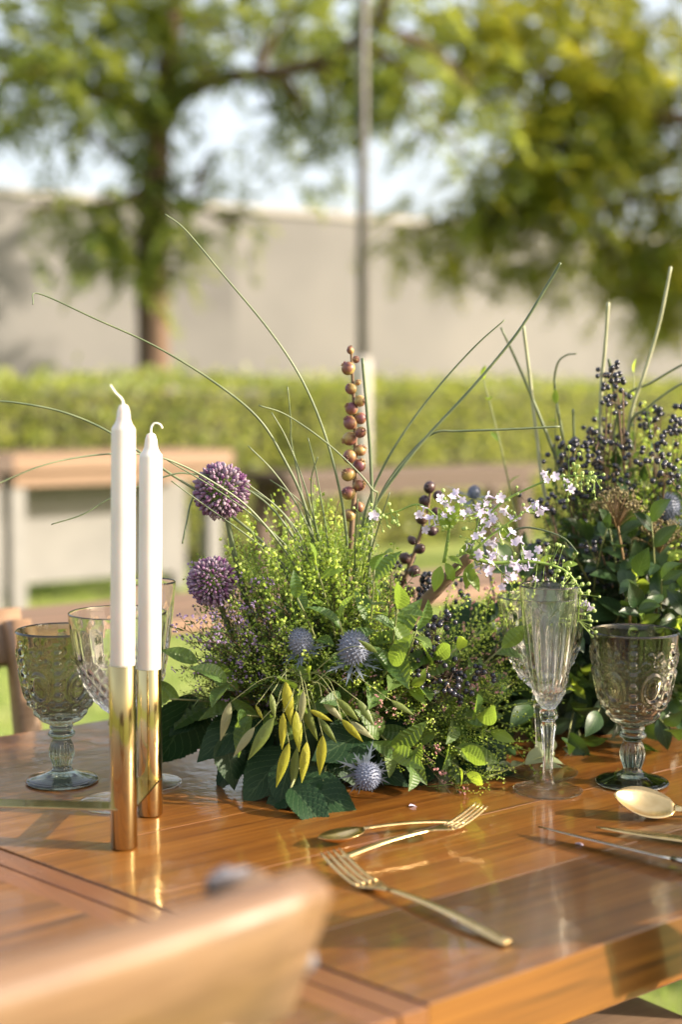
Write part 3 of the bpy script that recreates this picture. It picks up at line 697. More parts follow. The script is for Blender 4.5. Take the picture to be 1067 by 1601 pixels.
def candle(label, p, z0, H, r, lean, wick):
    t = thing('taper_candle', label, 'candle', (p.x, p.y, z0), 'white candles in the brass stand', Vector((0, 0, 1)).rotation_difference(Vector(lean)))
    prof = [(.0001, 0), (r * .9, 0), (r, .002), (r * .985, H * .5), (r * .97, H - .022), (r * .93, H - .0195), (r * .72, H - .0165), (r * .58, H - .013), (r * .50, H - .006), (r * .36, H - .0015), (r * .12, H), (.0001, H)]
    wob = R.uniform(0, 6)
    MB().lathe(prof, 40, lambda r_, z, a, i: r_ * (1 + .006 * math.cos(3 * a + wob + z * 20))).build('wax_body', M['wax'], t)
    MB().tube(spline([Vector((0, 0, H - .002))] + [Vector(w) + Vector((0, 0, H)) for w in wick], 5), (.0010, .0008), 7).build('wick', M['wick'], t)
candle('taller white taper candle in the front brass tube', h1, TZ + TH1 - .0244, .2415, .0102, (.016, .0, 1), [(-.0015, 0, .004), (-.0065, 0, .009), (-.011, 0, .0155)])
candle('shorter white taper candle in the rear brass tube', h2, TZ + TH2 - .0244, .237, .0106, (.018, .0, 1), [(.0, 0, .0045), (.003, 0, .0085), (.008, 0, .0075), (.010, 0, .004)])

# ------------------------------------------------------------------ cutlery
def strip(path, widths, cup, mat, name, parent, th=.0016, nv=7):
    """forged strip: path of points in local (x along, z up), half widths, cup depth per point"""
    mb = MB(); n = len(path)
    top = []; 
    for side in (0, 1):
        for i, (x, z) in enumerate(path):
            for j in range(nv):
                v = j / (nv - 1) * 2 - 1
                edge = th * .5 * (1 - .75 * abs(v) ** 4)
                mb.v.append((x, v * widths[i], z - cup[i] * (1 - v * v) + (edge if side == 0 else -edge)))
    o = n * nv
    for i in range(n - 1):
        for j in range(nv - 1):
            a = i * nv + j; mb.f.append((a, a + nv, a + nv + 1, a + 1)); mb.f.append((o + a, o + a + 1, o + a + nv + 1, o + a + nv))
        a = i * nv; mb.f.append((a, o + a, o + a + nv, a + nv)); a = i * nv + nv - 1; mb.f.append((a, a + nv, o + a + nv, o + a))
    for j in range(nv - 1):
        mb.f.append((j, j + 1, o + j + 1, o + j)); a = (n - 1) * nv + j; mb.f.append((a, o + a, o + a + 1, a + 1))
    return mb.build(name, mat, parent)
def lay(a, b, roll=0.0):
    d = (b - a).normalized(); y = Vector((0, 0, 1)).cross(d).normalized(); z = d.cross(y)
    return Matrix((d, y, z)).transposed().to_quaternion() @ Quaternion((1, 0, 0), roll)
def hnd(n, L, w0, w1):
    return [(L * i / n, .006 * math.sin(PI * min(1, i / n * 1.6)) if i / n < .62 else .006 * math.sin(PI * .992) ) for i in range(n + 1)], [w0 + (w1 - w0) * (i / n) for i in range(n + 1)]
def spoon(label, tip, end, L=.19, roll=0.0, lift=.0, mat='gold'):
    a = Vector(tip); b = Vector(end); q = lay(a, b, roll)
    t = thing('spoon', label, 'spoon', a + Vector((0, 0, lift)), 'gold cutlery on the table', q)
    n = 14; BL = .056
    bp = [(BL * i / n, .0085 + .003 * (i / n) ** 2) for i in range(n + 1)]
    bw = [max(.0012, .0185 * math.sin(PI * min(.93, (i / n) * .93 + .0)) ** .62) for i in range(n + 1)]; bw[-1] = .0045
    bc = [.0085 * math.sin(PI * min(1, i / n)) ** .8 if i < n else 0 for i in range(n + 1)]
    strip(bp, bw, bc, M[mat], 'bowl', t)
    hp = [(BL + (L - BL) * i / 16, .0115 + .003 * math.sin(PI * min(1, (i / 16) * 1.05)) - .0095 * (i / 16)) for i in range(17)]
    hw = [.0045 if i == 0 else .0028 + .0028 * (i / 16) for i in range(17)]
    strip(hp, hw, [0] * 17, M[mat], 'handle', t, .003, 5); return t
def fork(label, tip, end, L=.195, roll=0.0, lift=.0):
    a = Vector(tip); b = Vector(end); q = lay(a, b, roll)
    t = thing('fork', label, 'fork', a + Vector((0, 0, lift)), 'gold cutlery on the table', q)
    def zc(x): return .0145 * max(0, 1 - x / .05) ** 1.6 + .0012 + .0045 * math.sin(PI * min(1, max(0, (x - .04) / .155))) * 1.0
    for k in range(4):
        y = (k - 1.5) * .0062; mb = MB(); n = 9
        pts = [(x, zc(x)) for x in [.046 * i / n for i in range(n + 1)]]
        o = strip(pts, [.0010 + .0009 * min(1, i / 3) for i in range(n + 1)], [0] * (n + 1), M['gold'], 'tine', t, .0018, 3); o.location = (0, y, 0)
    n = 8; xs = [.0462 + .026 * i / n for i in range(n + 1)]
    ws = [.0113 * (1 - smooth01(i / n)) + .0034 * smooth01(i / n) for i in range(n + 1)]
    strip([(x, zc(x)) for x in xs], ws, [.0012 * (1 - i / n) for i in range(n + 1)], M['gold'], 'head', t, .0019)
    n = 16; xs = [.0723 + (L - .0723) * i / n for i in range(n + 1)]
    strip([(x, zc(x)) for x in xs], [.0030 + .0027 * (i / n) for i in range(n + 1)], [0] * (n + 1), M['gold'], 'handle', t, .003, 5); return t
def knife(label, tip, end, mat, L=.21, roll=0.0, lift=.0, BL=.11):
    a = Vector(tip); b = Vector(end); q = lay(a, b, roll)
    t = thing('knife', label, 'knife', a + Vector((0, 0, lift)), 'gold cutlery on the table', q)
    n = 12; strip([(BL * i / n, .003) for i in range(n + 1)], [max(.0008, .0088 * min(1, (i / n) * 2.2) ** .6) for i in range(n + 1)], [0] * (n + 1), M[mat], 'blade', t, .0014, 5)
    strip([(BL + .0004 + (L - BL) * i / 10, .0035) for i in range(11)], [.006 + .0012 * (i / 10) for i in range(11)], [0] * 11, M[mat], 'handle', t, .005, 7); return t
up = lambda h: Vector((0, 0, h))
spoon('gold spoon lying with its bowl by the drooping leaves', T(498, 1325), T(718, 1292), .19, 0, .002).scale = (.76,) * 3
fork('gold fork crossed over the spoon before the flowers', T(754, 1303) + up(.009), T(538, 1352) + up(.001), .185, 0, .004).scale = (.80,) * 3
fork('gold fork lying alone towards the near table edge', T(517, 1362), T(828, 1493), .2, 0, .001)
spoon('gold spoon resting over the knives below the green goblet', W(956, 1262, 1.265), W(1150, 1312, 1.265), .19, .55, .006)
knife('flat gold knife under the raised spoon', T(933, 1300), T(1150, 1330), 'gold', .215, 0, .001)
knife('dark bladed knife with its point toward the flowers', T(842, 1306), T(1120, 1374), 'steel', .24, -.25, .0045, .13)

# ------------------------------------------------------------------ leaves
def leaf_mesh(name, L, Wd, mat, shape=.8, pleat=.0, droop=.25, fold=.18, serr=0.0, nu=14, nv=6, nveins=9, twist=0.0, cup=0.0, sharp=1.0):
    mb = MB(); mb.uv = []
    for i in range(nu + 1):
        u = i / nu; w = math.sin(PI * u ** shape) ** sharp * Wd * .5 + .0004
        if serr: w *= 1 + serr * (1 if i % 2 else -1) * .5
        a = droop * u; 
        cy_ = L * (math.sin(a) / droop if abs(droop) > 1e-4 else u); cz = -L * ((1 - math.cos(a)) / droop if abs(droop) > 1e-4 else 0)
        tw = twist * u
        for j in range(nv + 1):
            v = j / nv * 2 - 1; x = v * w
            z = abs(v) * w * fold - cup * Wd * (1 - v * v) * math.sin(PI * u)
            if pleat: z += pleat * math.cos(2 * PI * (u * nveins - abs(v) * nveins * .38)) * (1 - v * v * .4) * math.sin(PI * u)
            xx = x * math.cos(tw) - z * math.sin(tw); zz = x * math.sin(tw) + z * math.cos(tw)
            mb.v.append((xx, cy_ + zz * math.sin(a), cz + zz * math.cos(a))); mb.uv.append((j / nv, u))
    for i in range(nu):
        for j in range(nv):
            a = i * (nv + 1) + j; mb.f.append((a, a + 1, a + nv + 2, a + nv + 1))
    return mb.mesh(name, mat)
def pod_mesh(name, L, Wd, th, mat):            # flat sea-oat spikelet with overlapping scales, thick in the middle
    mb = MB(); mb.uv = []; nu, nv = 40, 8
    for side in (1, -1):
        for i in range(nu + 1):
            u = i / nu; w = (math.sin(PI * min(1, u ** .78)) ** 1.05) * Wd * .5 * (1 + .06 * (i % 2)) + .0003
            for j in range(nv + 1):
                v = j / nv * 2 - 1; saw = (u * 9 - abs(v) * 2.2) % 1
                z = side * (th * (1 - v * v) * (.35 + .65 * saw) * math.sin(PI * min(1, u + .02)) + .00005)
                mb.v.append((v * w, u * L, z)); mb.uv.append((j / nv, u))
    o = (nu + 1) * (nv + 1)
    for i in range(nu):
        for j in range(nv):
            a = i * (nv + 1) + j; mb.f.append((a, a + 1, a + nv + 2, a + nv + 1)); mb.f.append((o + a, o + a + nv + 1, o + a + nv + 2, o + a + 1))
    return mb.mesh(name, mat)
BIG = [leaf_mesh('leaf_blade', .1, .066, M['bigleaf'], .72, .0020, d, f, .07, 48, 12, 8, tw) for d, f, tw in ((.5, .16, .1), (.75, .22, -.2), (.3, .1, .25), (.9, .25, 0))]
MID = [leaf_mesh('leaf_blade', .05, .02, M['midleaf'], .8, .0009, d, f, .05, 40, 8, 9, tw) for d, f, tw in ((.5, .35, .3), (.9, .3, -.3), (.2, .45, .1))]
DARK = [leaf_mesh('leaf', .05, .024, M['darkleaf'], .85, .0003, d, f, 0, 10, 4, 7, tw) for d, f, tw in ((.5, .3, .2), (.8, .2, -.3), (.2, .4, .1), (1.1, .3, .4))]
LIME = [leaf_mesh('leaf', .05, .022, M['limeleaf'], .85, .0002, d, f, 0, 10, 4, 7, tw) for d, f, tw in ((.4, .3, .2), (.8, .25, -.3))]
OLV = [leaf_mesh('leaf', .05, .017, M['olive'], .9, .0, d, f, 0, 10, 4, 7, tw) for d, f, tw in ((.3, .3, .3), (.5, .2, -.2))]
PODS = [pod_mesh('spikelet', .042, w_, .0026, M['oats_' + c_]) for c_, w_ in (('gold', .0100), ('green', .0098), ('green', .0088), ('pale', .0094), ('gold', .0084))]

LM = [((346, 768), 'beside the higher allium'), ((332, 909), 'beside the lower allium'), ((470, 1003), 'behind the grey-blue thistle'), ((553, 1013), 'round the largest dark blue thistle'), ((480, 860), 'among the fan of grass stems'), ((553, 850), 'at the foot of the plum-red pod spike'),
      ((650, 880), 'by the dusky pod spike'), ((735, 900), 'under the pale lilac blossom'), ((690, 1025), 'by the glossy black berries'), ((820, 1060), 'reaching for the champagne flute'), ((450, 1130), 'behind the sea oat spikelets'), ((575, 1200), 'above the drooping thistle'), ((700, 1190), 'low over the table past the drooping thistle'), ((285, 1080), 'next to the brass tubes')]
LM2 = [((960, 650), 'at the top among the tall stems'), ((1045, 792), 'near the blue thistle in berries'), ((965, 820), 'round the dried brown umbel'), ((870, 720), 'under the crossed stems'), ((860, 900), 'behind the champagne flute rim'), ((900, 1080), 'between flute and green goblet'), ((1000, 1000), 'behind the green goblet bowl'), ((1060, 1130), 'behind the goblet stem'), ((800, 1050), 'behind the flute stem')]
def by(px, py, tab=None):
    return min(tab or LM, key=lambda e: (e[0][0] - px) ** 2 + (e[0][1] - py) ** 2)[1]
C1 = Vector((.005, 1.435, TZ)); C2 = Vector((.375, 1.70, TZ))
def foam(name, label, c, sz):
    MBo = MB().box((0, 0, sz[2] / 2 + .0008), sz, bev=.012)
    o = MBo.build(name, M['foam'], None, c, AXQ, smooth=False); tag(o, label, 'foam'); return o
foam('floral_foam', 'dark green foam block buried under the allium and thistle flowers', C1, (.20, .11, .07))
foam('floral_foam', 'dark green foam block buried under the black berry foliage', C2, (.30, .13, .10))

def single_leaf(name, label, meshes, a, b, L0, group, cat='leaf', wide=1.0, nrm=None, petiole=None, mat='stalk', blade='blade'):
    a = Vector(a); b = Vector(b); d = b - a; s = d.length / L0
    n = Vector(nrm) if nrm is not None else Vector((R.uniform(-.3, .3), -.55, .8))
    t = thing(name, label, cat, a, group, frame_quat(d, n))
    link(blade, R.choice(meshes), t, (0, 0, 0), None, (s * wide, s, s))
    if petiole is not None:
        q = t.rotation_quaternion.inverted(); e = q @ (Vector(petiole) - a)
        MB().tube(spline([e, e * .45 + Vector((0, 0, .006)), Vector((0, 0, 0)), ], 5), (.0013, .0011), 6).build('petiole', M[mat], t)
    return t
GL = 'broad dark leaves collaring the foot of the flowers'
bigs = [((300, 1085), (258, 1222), 1.385, 1.375, 1.1), ((322, 1105), (262, 1140), 1.40, 1.37, 1.0), ((410, 1118), (300, 1172), 1.36, 1.325, 1.0), ((430, 1150), (305, 1212), 1.36, 1.345, .9),
        ((455, 1170), (375, 1262), 1.34, 1.305, 1.1), ((505, 1222), (392, 1252), 1.30, 1.285, .85), ((462, 1232), (560, 1285), 1.30, 1.272, 1.1), ((455, 1255), (516, 1306), 1.285, 1.236, .8),
        ((470, 1205), (540, 1245), 1.315, 1.30, .8), ((585, 1140), (490, 1180), 1.34, 1.30, 1.0), ((690, 1165), (815, 1205), 1.40, 1.395, .8), ((690, 1160), (630, 1228), 1.38, 1.352, 1.0),
        ((780, 960), (690, 1010), 1.49, 1.46, 1.2), ((640, 1120), (590, 1200), 1.37, 1.335, .9), ((740, 1130), (700, 1215), 1.40, 1.37, .9), ((250, 1120), (160, 1132), 1.47, 1.47, .9),
        ((500, 1150), (560, 1225), 1.34, 1.315, .9), ((560, 1180), (640, 1225), 1.37, 1.345, .9), ((350, 1150), (372, 1235), 1.345, 1.33, 1.0), ((760, 1150), (790, 1210), 1.43, 1.40, 1.0),
        ((455, 1190), (430, 1275), 1.31, 1.285, 1.1)]
special = {6: 'broad ribbed dark leaf spread flat beside the drooping thistle', 7: 'paler ribbed leaf tip touching the gold spoon bowl', 0: 'broad dark leaf hanging down behind the brass tubes', 15: 'small green leaf showing between goblet stem and brass tube'}
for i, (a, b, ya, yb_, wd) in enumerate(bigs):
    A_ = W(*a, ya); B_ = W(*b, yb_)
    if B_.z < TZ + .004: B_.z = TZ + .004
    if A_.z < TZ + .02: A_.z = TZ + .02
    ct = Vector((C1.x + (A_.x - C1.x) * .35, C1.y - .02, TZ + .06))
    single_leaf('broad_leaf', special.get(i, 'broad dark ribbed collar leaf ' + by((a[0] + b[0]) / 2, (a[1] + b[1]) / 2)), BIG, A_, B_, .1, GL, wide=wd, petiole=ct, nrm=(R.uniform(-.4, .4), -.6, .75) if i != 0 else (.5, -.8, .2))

# ------------------------------------------------------------------ sprig prototypes (local Z up, unit proto length .2)
PL = .2
def perp(d, a):
    d = d.normalized(); x = d.orthogonal().normalized(); y = d.cross(x); return x * math.cos(a) + y * math.sin(a)
def curvy(L, bend, n=8, ph=None):
    ph = R.uniform(0, 6) if ph is None else ph
    return [Vector((bend * math.cos(ph) * (i / n) ** 2 * L, bend * math.sin(ph) * (i / n) ** 2 * L, L * i / n)) for i in range(n + 1)]
def proto_pepper(nb=12, pr=.0022, dens=.0042, leafy=True):
    st = MB(); pd = MB(); m = curvy(PL, R.uniform(.1, .3), 8); st.tube(m, (.0011, .0005), 5)
    def spike(pts, start):
        L = 0; ang = R.uniform(0, 6)
        for i in range(1, len(pts)):
            seg = pts[i] - pts[i - 1]; k = max(1, int(seg.length / dens))
            for j in range(k):
                p = pts[i - 1] + seg * (j / k); ang += 2.4
                o = (perp(seg, ang) + seg.normalized() * .5).normalized(); l = R.uniform(.0035, .006)
                e = p + o * l; pd.blade(p, e, .0002, perp(o, R.uniform(0, 6)))
                pd.octa(e, perp(o, R.uniform(0, 6)) + o * .7, pr * 2.3, pr * R.uniform(.55, 1))
    for b in range(nb):
        t = .25 + .7 * b / nb; i = t * 8; p = m[int(i)].lerp(m[min(8, int(i) + 1)], i % 1)
        o = perp(Vector((0, 0, 1)), b * 2.4); L = (.065 * (1 - t) + .022) * R.uniform(.7, 1.2)
        pts = [p, p + (o * .55 + Vector((0, 0, .8))) * L * .5, p + (o * .75 + Vector((0, 0, 1.2))) * L * .8, p + (o * .8 + Vector((0, 0, 1.7))) * L]
        st.tube(pts, (.0006, .0003), 4, False); spike(pts[1:], 0)
    spike(m[-2:], 0)
    if leafy:
        for b in range(7):
            t = R.uniform(.15, .8); p = m[int(t * 8)]; o = perp(Vector((0, 0, 1)), R.uniform(0, 6))
            pd.blade(p, p + (o + Vector((0, 0, .5))) * R.uniform(.012, .025), .0022, Vector((0, 0, 1)).cross(o))
    return [('stem', st.mesh('stem', M['pepper_stem']), None), ('seed_pods', pd.mesh('seed_pods', M['pepper'], False), 'stuff')]
def proto_fern(mat='fern', nb=16, ll=.009, lw=.0011, bl=.06):
    st = MB(); lf = MB(); m = curvy(PL, R.uniform(.1, .3), 8); st.tube(m, (.0011, .0004), 5)
    for b in range(nb):
        t = .2 + .78 * b / nb; i = t * 8; p = m[int(i)].lerp(m[min(8, int(i) + 1)], i % 1); o = perp(Vector((0, 0, 1)), b * 2.4 + R.uniform(-.4, .4)); L = (bl * (1.1 - t) + .012) * R.uniform(.7, 1.2)
        pts = [p, p + (o * .7 + Vector((0, 0, .6))) * L * .5, p + (o * .8 + Vector((0, 0, 1.0))) * L]
        st.tube(pts, (.0005, .0002), 3, False); a = R.uniform(0, 6)
        n = int(L / .0022)
        for k in range(n):
            f = k / n; q = pts[0].lerp(pts[1], f * 2) if f < .5 else pts[1].lerp(pts[2], f * 2 - 1)
            a += 2.4; d = (perp(pts[2] - p, a) + (pts[2] - p).normalized() * .8).normalized()
            lf.blade(q, q + d * ll * R.uniform(.6, 1.2), lw, perp(d, R.uniform(0, 6)))
    return [('stem', st.mesh('stem', M['twig']), None), ('fine_leaves', lf.mesh('fine_leaves', M[mat], False), 'stuff')]
def proto_bloom(mat, nb=12, br=.0016, leaf='fern', per=5):
    st = MB(); lf = MB(); bl = MB(); m = curvy(PL, R.uniform(.1, .35), 8); st.tube(m, (.001, .0004), 5)
    for b in range(nb):
        t = .3 + .7 * b / nb; i = min(7.99, t * 8); p = m[int(i)].lerp(m[min(8, int(i) + 1)], i % 1); o = perp(Vector((0, 0, 1)), b * 2.4); L = (.05 * (1.1 - t) + .015)
        e = p + (o * .8 + Vector((0, 0, .9))) * L; st.tube([p, p.lerp(e, .5) + o * .003, e], (.0005, .0003), 3, False)
        for k in range(per):
            c = e + Vector((R.gauss(0, .004), R.gauss(0, .004), R.gauss(0, .004)))
            for s in range(3): bl.octa(c + perp(o, s * 2.1) * br * .6, Vector((R.gauss(0, 1), R.gauss(0, 1), R.gauss(0, 1))), br * 2, br * .8)
        for k in range(6):
            q = p.lerp(e, R.random()); d = (perp(o, R.uniform(0, 6)) + Vector((0, 0, .4))).normalized(); lf.blade(q, q + d * .008, .0013, perp(d, R.uniform(0, 6)))
    return [('stem', st.mesh('stem', M['twig']), None), ('blossoms', bl.mesh('blossoms', M[mat], False), 'stuff'), ('fine_leaves', lf.mesh('fine_leaves', M[leaf], False), 'stuff')]
def place(proto, name, label, cat, base, tip, group, roll=None):
    base = Vector(base); tip = Vector(tip); d = tip - base
    t = thing(name, label, cat, base, group, aim(d, roll=R.uniform(0, 6) if roll is None else roll), d.length / PL)
    for nm, me, kd in R.choice(proto): link(nm, me, t, kind=kd)
    return t
PEP = [proto_pepper(R.choice((10, 12, 14))) for _ in range(6)]
PEPS = [proto_pepper(7, .0024, .0055, False) for _ in range(3)]
FERN = [proto_fern() for _ in range(4)]
SPRAY = [proto_fern('pepper', 22, .0065, .0013, .045) for _ in range(4)]
FERN2 = [proto_fern('fern', 12, .016, .0022, .075) for _ in range(3)]
LAV = [proto_bloom('lav', 14, .0014) for _ in range(3)]
PNK = [proto_bloom('pink', 9, .0021, per=4) for _ in range(3)]

def leafy(name, label, cat, base, tip, group, leaves, n=7, size=1.0, stem='stalk', start=.3, part='leaf', spread=.9):
    base = Vector(base); tip = Vector(tip); L = (tip - base).length; q = aim(tip - base, roll=R.uniform(0, 6))
    t = thing(name, label, cat, base, group, q)
    m = curvy(L, R.uniform(.05, .2), 8); MB().tube(m, (.0016, .0007), 6).build('stem', M[stem], t)
    for k in range(n):
        f = start + (1 - start) * (k + .5) / n; i = min(7.99, f * 8); p = m[int(i)].lerp(m[min(8, int(i) + 1)], i % 1)
        o = perp(Vector((0, 0, 1)), k * 2.4); d = o * spread + Vector((0, 0, .55 + .5 * f))
        s = size * R.uniform(.7, 1.15) * (1.15 - .45 * f)
        link(part, R.choice(leaves), t, p, frame_quat(d, Vector((0, 0, 1)) - o * .5 + Vector((R.uniform(-.3, .3), R.uniform(-.3, .3), 0))), s)
    link(part, R.choice(leaves), t, m[-1], frame_quat(Vector((0, 0, 1)), perp(Vector((0, 0, 1)), R.uniform(0, 6))), size * .75)
    return t

def interp(tab, x):
    if x <= tab[0][0]: return tab[0][1]
    for (a, b), (c, d) in zip(tab, tab[1:]):
        if x <= c: return b + (d - b) * (x - a) / (c - a)
    return tab[-1][1]
def base1(tip, spread=.5, zz=None):
    return Vector((C1.x + (tip.x - C1.x) * spread + R.uniform(-.012, .012), C1.y + (tip.y - C1.y) * .25 + R.uniform(-.015, .015), TZ + (R.uniform(.045, .068) if zz is None else zz)))
def frontY(px, cx=535, rx=300, y0=1.435, bulge=.12):
    k = 1 - ((px - cx) / rx) ** 2; return y0 - bulge * math.sqrt(max(0, k))
# bright pepperweed plumes in the upper middle
for k in range(50):
    px = R.gauss(475, 80); top = interp([(300, 940), (340, 880), (400, 815), (440, 785), (500, 815), (560, 830), (620, 900), (680, 960)], px)
    py = top + abs(R.gauss(0, 85)); Y = R.uniform(frontY(px) + .02, 1.46)
    tip = W(px, py, Y); place(PEP + SPRAY if k % 2 else PEP, 'pepperweed_sprig', 'upright yellow-green pepperweed plume ' + by(px, py), 'flower sprig', base1(tip, .55), tip, 'pepperweed plumes in the flower arrangement')
for k in range(17):                                         # low ones facing the viewer
    px = R.uniform(340, 650); py = R.uniform(930, 1090); Y = frontY(px) + R.uniform(-.01, .05)
    tip = W(px, py, Y); place(PEP, 'pepperweed_sprig', 'forward-leaning yellow-green pepperweed plume ' + by(px, py), 'flower sprig', base1(tip, .45), tip, 'pepperweed plumes leaning forward')
rp = [((852, 1106), 1.36), ((815, 1083), 1.39), ((790, 1045), 1.41), ((780, 1100), 1.37), ((800, 1130), 1.38), ((760, 1060), 1.39), ((830, 1195), 1.39), ((770, 1160), 1.36), ((740, 1120), 1.36), ((720, 1090), 1.36), ((700, 1150), 1.345), ((680, 1110), 1.33), ((790, 910), 1.45), ((760, 960), 1.43), ((720, 1000), 1.40), ((735, 1175), 1.37), ((660, 1070), 1.33), ((690, 1040), 1.35), ((775, 1238), 1.365), ((640, 1040), 1.33), ((650, 1185), 1.33), ((715, 1205), 1.36)]
for (p, Y) in rp:
    tip = W(*p, Y); tip.z = max(tip.z, TZ + .006)
    place(PEP[:3] + PEPS, 'pepperweed_sprig', 'thin sideways pepperweed sprig ' + by(*p), 'flower sprig', base1(tip, .35), tip, 'pepperweed sprigs reaching toward the flute')
for k in range(26):
    px = R.uniform(350, 640); py = R.uniform(880, 1040); tip = W(px, py, frontY(px) + R.uniform(.02, .09))
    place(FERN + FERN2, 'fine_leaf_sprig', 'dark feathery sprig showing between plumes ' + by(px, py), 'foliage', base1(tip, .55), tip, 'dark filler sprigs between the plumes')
for k in range(14):
    px = R.uniform(285, 400); py = R.uniform(930, 1080); tip = W(px, py, frontY(px) + R.uniform(-.01, .04))
    place(LAV, 'statice_sprig', 'fine twiggy sprig with tiny mauve blossoms beside the lower allium', 'flower sprig', base1(tip, .45), tip, 'mauve statice sprigs')
for k in range(20):
    px = R.uniform(275, 420); py = R.uniform(960, 1150); tip = W(px, py, frontY(px) + R.uniform(0, .05))
    place(FERN + PEP[:2], 'fine_leaf_sprig', 'feathery green filler sprig ' + by(px, py), 'foliage', base1(tip, .5), tip, 'fine filler sprigs at the candle side')
for k in range(46):
    px = R.uniform(340, 760); py = R.uniform(1020, 1200); tip = W(px, py, frontY(px) + R.uniform(.005, .05)); tip.z = max(tip.z, TZ + .012)
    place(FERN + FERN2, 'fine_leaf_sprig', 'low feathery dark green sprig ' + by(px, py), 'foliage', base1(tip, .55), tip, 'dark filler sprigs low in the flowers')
for (px, py) in ((555, 1100), (585, 1085), (610, 1078), (640, 1095), (720, 1078), (745, 1068), (655, 1178), (545, 1060), (690, 1230), (795, 950), (790, 985), (815, 1035)):
    tip = W(px, py, frontY(px) + R.uniform(-.015, .01) if px < 780 else 1.44)
    place(PNK, 'pink_blossom_sprig', 'twig with tiny dusty pink blossoms ' + by(px, py), 'flower sprig', base1(tip, .45), tip, 'pink blossom twigs')
# ribbed leaves in sprigs
for (a, n, sz) in (((610, 905), 5, .95), ((635, 960), 6, 1.0), ((600, 1040), 5, .95), ((660, 1000), 5, .9), ((560, 960), 4, .8), ((755, 1120), 5, .95), ((690, 1050), 5, .8), ((450, 1080), 4, .8), ((340, 1060), 5, .9), ((375, 1130), 4, .8), ((520, 1110), 4, .8), ((620, 1150), 5, .9), ((720, 1180), 5, .9), ((300, 1040), 4, .8), ((660, 1195), 4, .8), ((500, 935), 3, .6), ((285, 1085), 4, .9), ((790, 1010), 4, .8)):
    tip = W(*a, frontY(a[0]) + R.uniform(-.025, .01)); sz *= 1.25
    leafy('ribbed_leaf_sprig', 'sprig of ribbed pointed green leaves ' + by(*a), 'foliage', base1(tip, .45), tip, 'ribbed leaf sprigs in the flower arrangement', MID, n, sz)
for a in ((590, 960), (560, 1020), (645, 1055), (700, 1010), (535, 900), (480, 1050), (755, 1150), (735, 1190)):
    tip = W(*a, frontY(a[0]) + R.uniform(-.01, .02)); leafy('lime_leaf_sprig', 'lime green leafy sprig ' + by(*a), 'foliage', base1(tip, .4), tip, 'lime leaf sprigs', LIME, 4, .7)

# ------------------------------------------------------------------ alliums and thistles
def allium(label, c, r, base):
    c = Vector(c); base = Vector(base); t = thing('allium_flower', label, 'flower', base, 'purple alliums')
    lc = c - base
    MB().tube(spline([Vector((0, 0, 0)), lc * .5 + Vector((-.006, 0, -.008)), lc], 8), (.0032, .0026), 8).build('stem', M['reed'], t)
    mb = MB(); mb.uv = []; n = 520
    for k in range(n):
        z = 1 - 2 * (k + .5) / n; a = k * 2.39996; s = math.sqrt(1 - z * z); d = Vector((s * math.cos(a), s * math.sin(a), z))
        d = (d + Vector((R.gauss(0, .05), R.gauss(0, .05), R.gauss(0, .05)))).normalized(); rr = r * R.uniform(.90, 1.05)
        p0 = lc + d * rr * .62; x = d.orthogonal().normalized(); y = d.cross(x); w = r * .062 * R.uniform(.8, 1.2)
        rings = ((0, .25), (.45, .5), (.68, 1.0), (.88, .8), (1, .15)); o = len(mb.v)
        for (f, ww) in rings:
            for q in range(5):
                an = 2 * PI * q / 5; mb.v.append(tuple(p0 + d * rr * .38 * f + (x * math.cos(an) + y * math.sin(an)) * w * ww)); mb.uv.append((q / 5, f))
        for i in range(4):
            for q in range(5): A = o + i * 5 + q; B = o + i * 5 + (q + 1) % 5; mb.f.append((A, B, B + 5, A + 5))
        mb.f.append(tuple(o + 20 + q for q in range(5)))
    mb.build('florets', M['allium'], t, kind='stuff')
    MB().ball(lc, r * .62, 14, 9).build('core', M['pepper_stem'], t)
allium('purple allium ball on the higher stem above its twin', W(346, 768, 1.40), .0292, W(440, 1080, 1.43))
allium('purple allium ball low beside the tall clear flute and candles', W(332, 909, 1.385), .0252, W(430, 1090, 1.42))

def eryngium(label, c, axis, r, base, nb=10, bl=.024):
    c = Vector(c); base = Vector(base); ax = Vector(axis).normalized()
    t = thing('sea_holly', label, 'flower', base, 'blue sea holly thistles'); lc = c - base; root = lc - ax * r * 1.2
    MB().tube(spline([Vector((0, 0, 0)), root * .55 + Vector((0, 0, .01)), root], 6), .0014, 6).build('stem', M['bract'], t)
    q = aim(ax); hd_ = MB(); hd_.ball((0, 0, 0), (r * .88, r * .88, r * 1.0), 12, 9)
    for k in range(170):
        z = 1 - 1.85 * (k + .5) / 170; a = k * 2.39996; s = math.sqrt(max(0, 1 - z * z)); d = Vector((s * math.cos(a), s * math.sin(a), z))
        p = Vector((d.x * r * .82, d.y * r * .82, d.z * r * .97)); x = d.orthogonal().normalized() * r * .085; y = d.cross(x.normalized()) * r * .085; e = p + d * r * .26
        hd_.add([p + x, p + y, p - x, p - y, e], [(0, 1, 4), (1, 2, 4), (2, 3, 4), (3, 0, 4)])
    hd_.build('flower_head', M['eryng'], t, lc, q, smooth=False)
    for k in range(nb):
        a = 2 * PI * k / nb + R.uniform(-.2, .2); mb = MB(); L = bl * R.uniform(.75, 1.2); d = Vector((math.cos(a), math.sin(a), R.uniform(-.25, .25))); s = Vector((-math.sin(a), math.cos(a), 0))
        mb.blade((0, 0, 0), d * L, .0018, s)
        for j in (-1, 1):
            for f in (.35, .6): mb.blade(d * L * f, d * L * (f + .22) + s * j * L * .2, .0007, d)
        mb.build('bract', M['bract'], t, root + ax * r * .25, q, smooth=False)
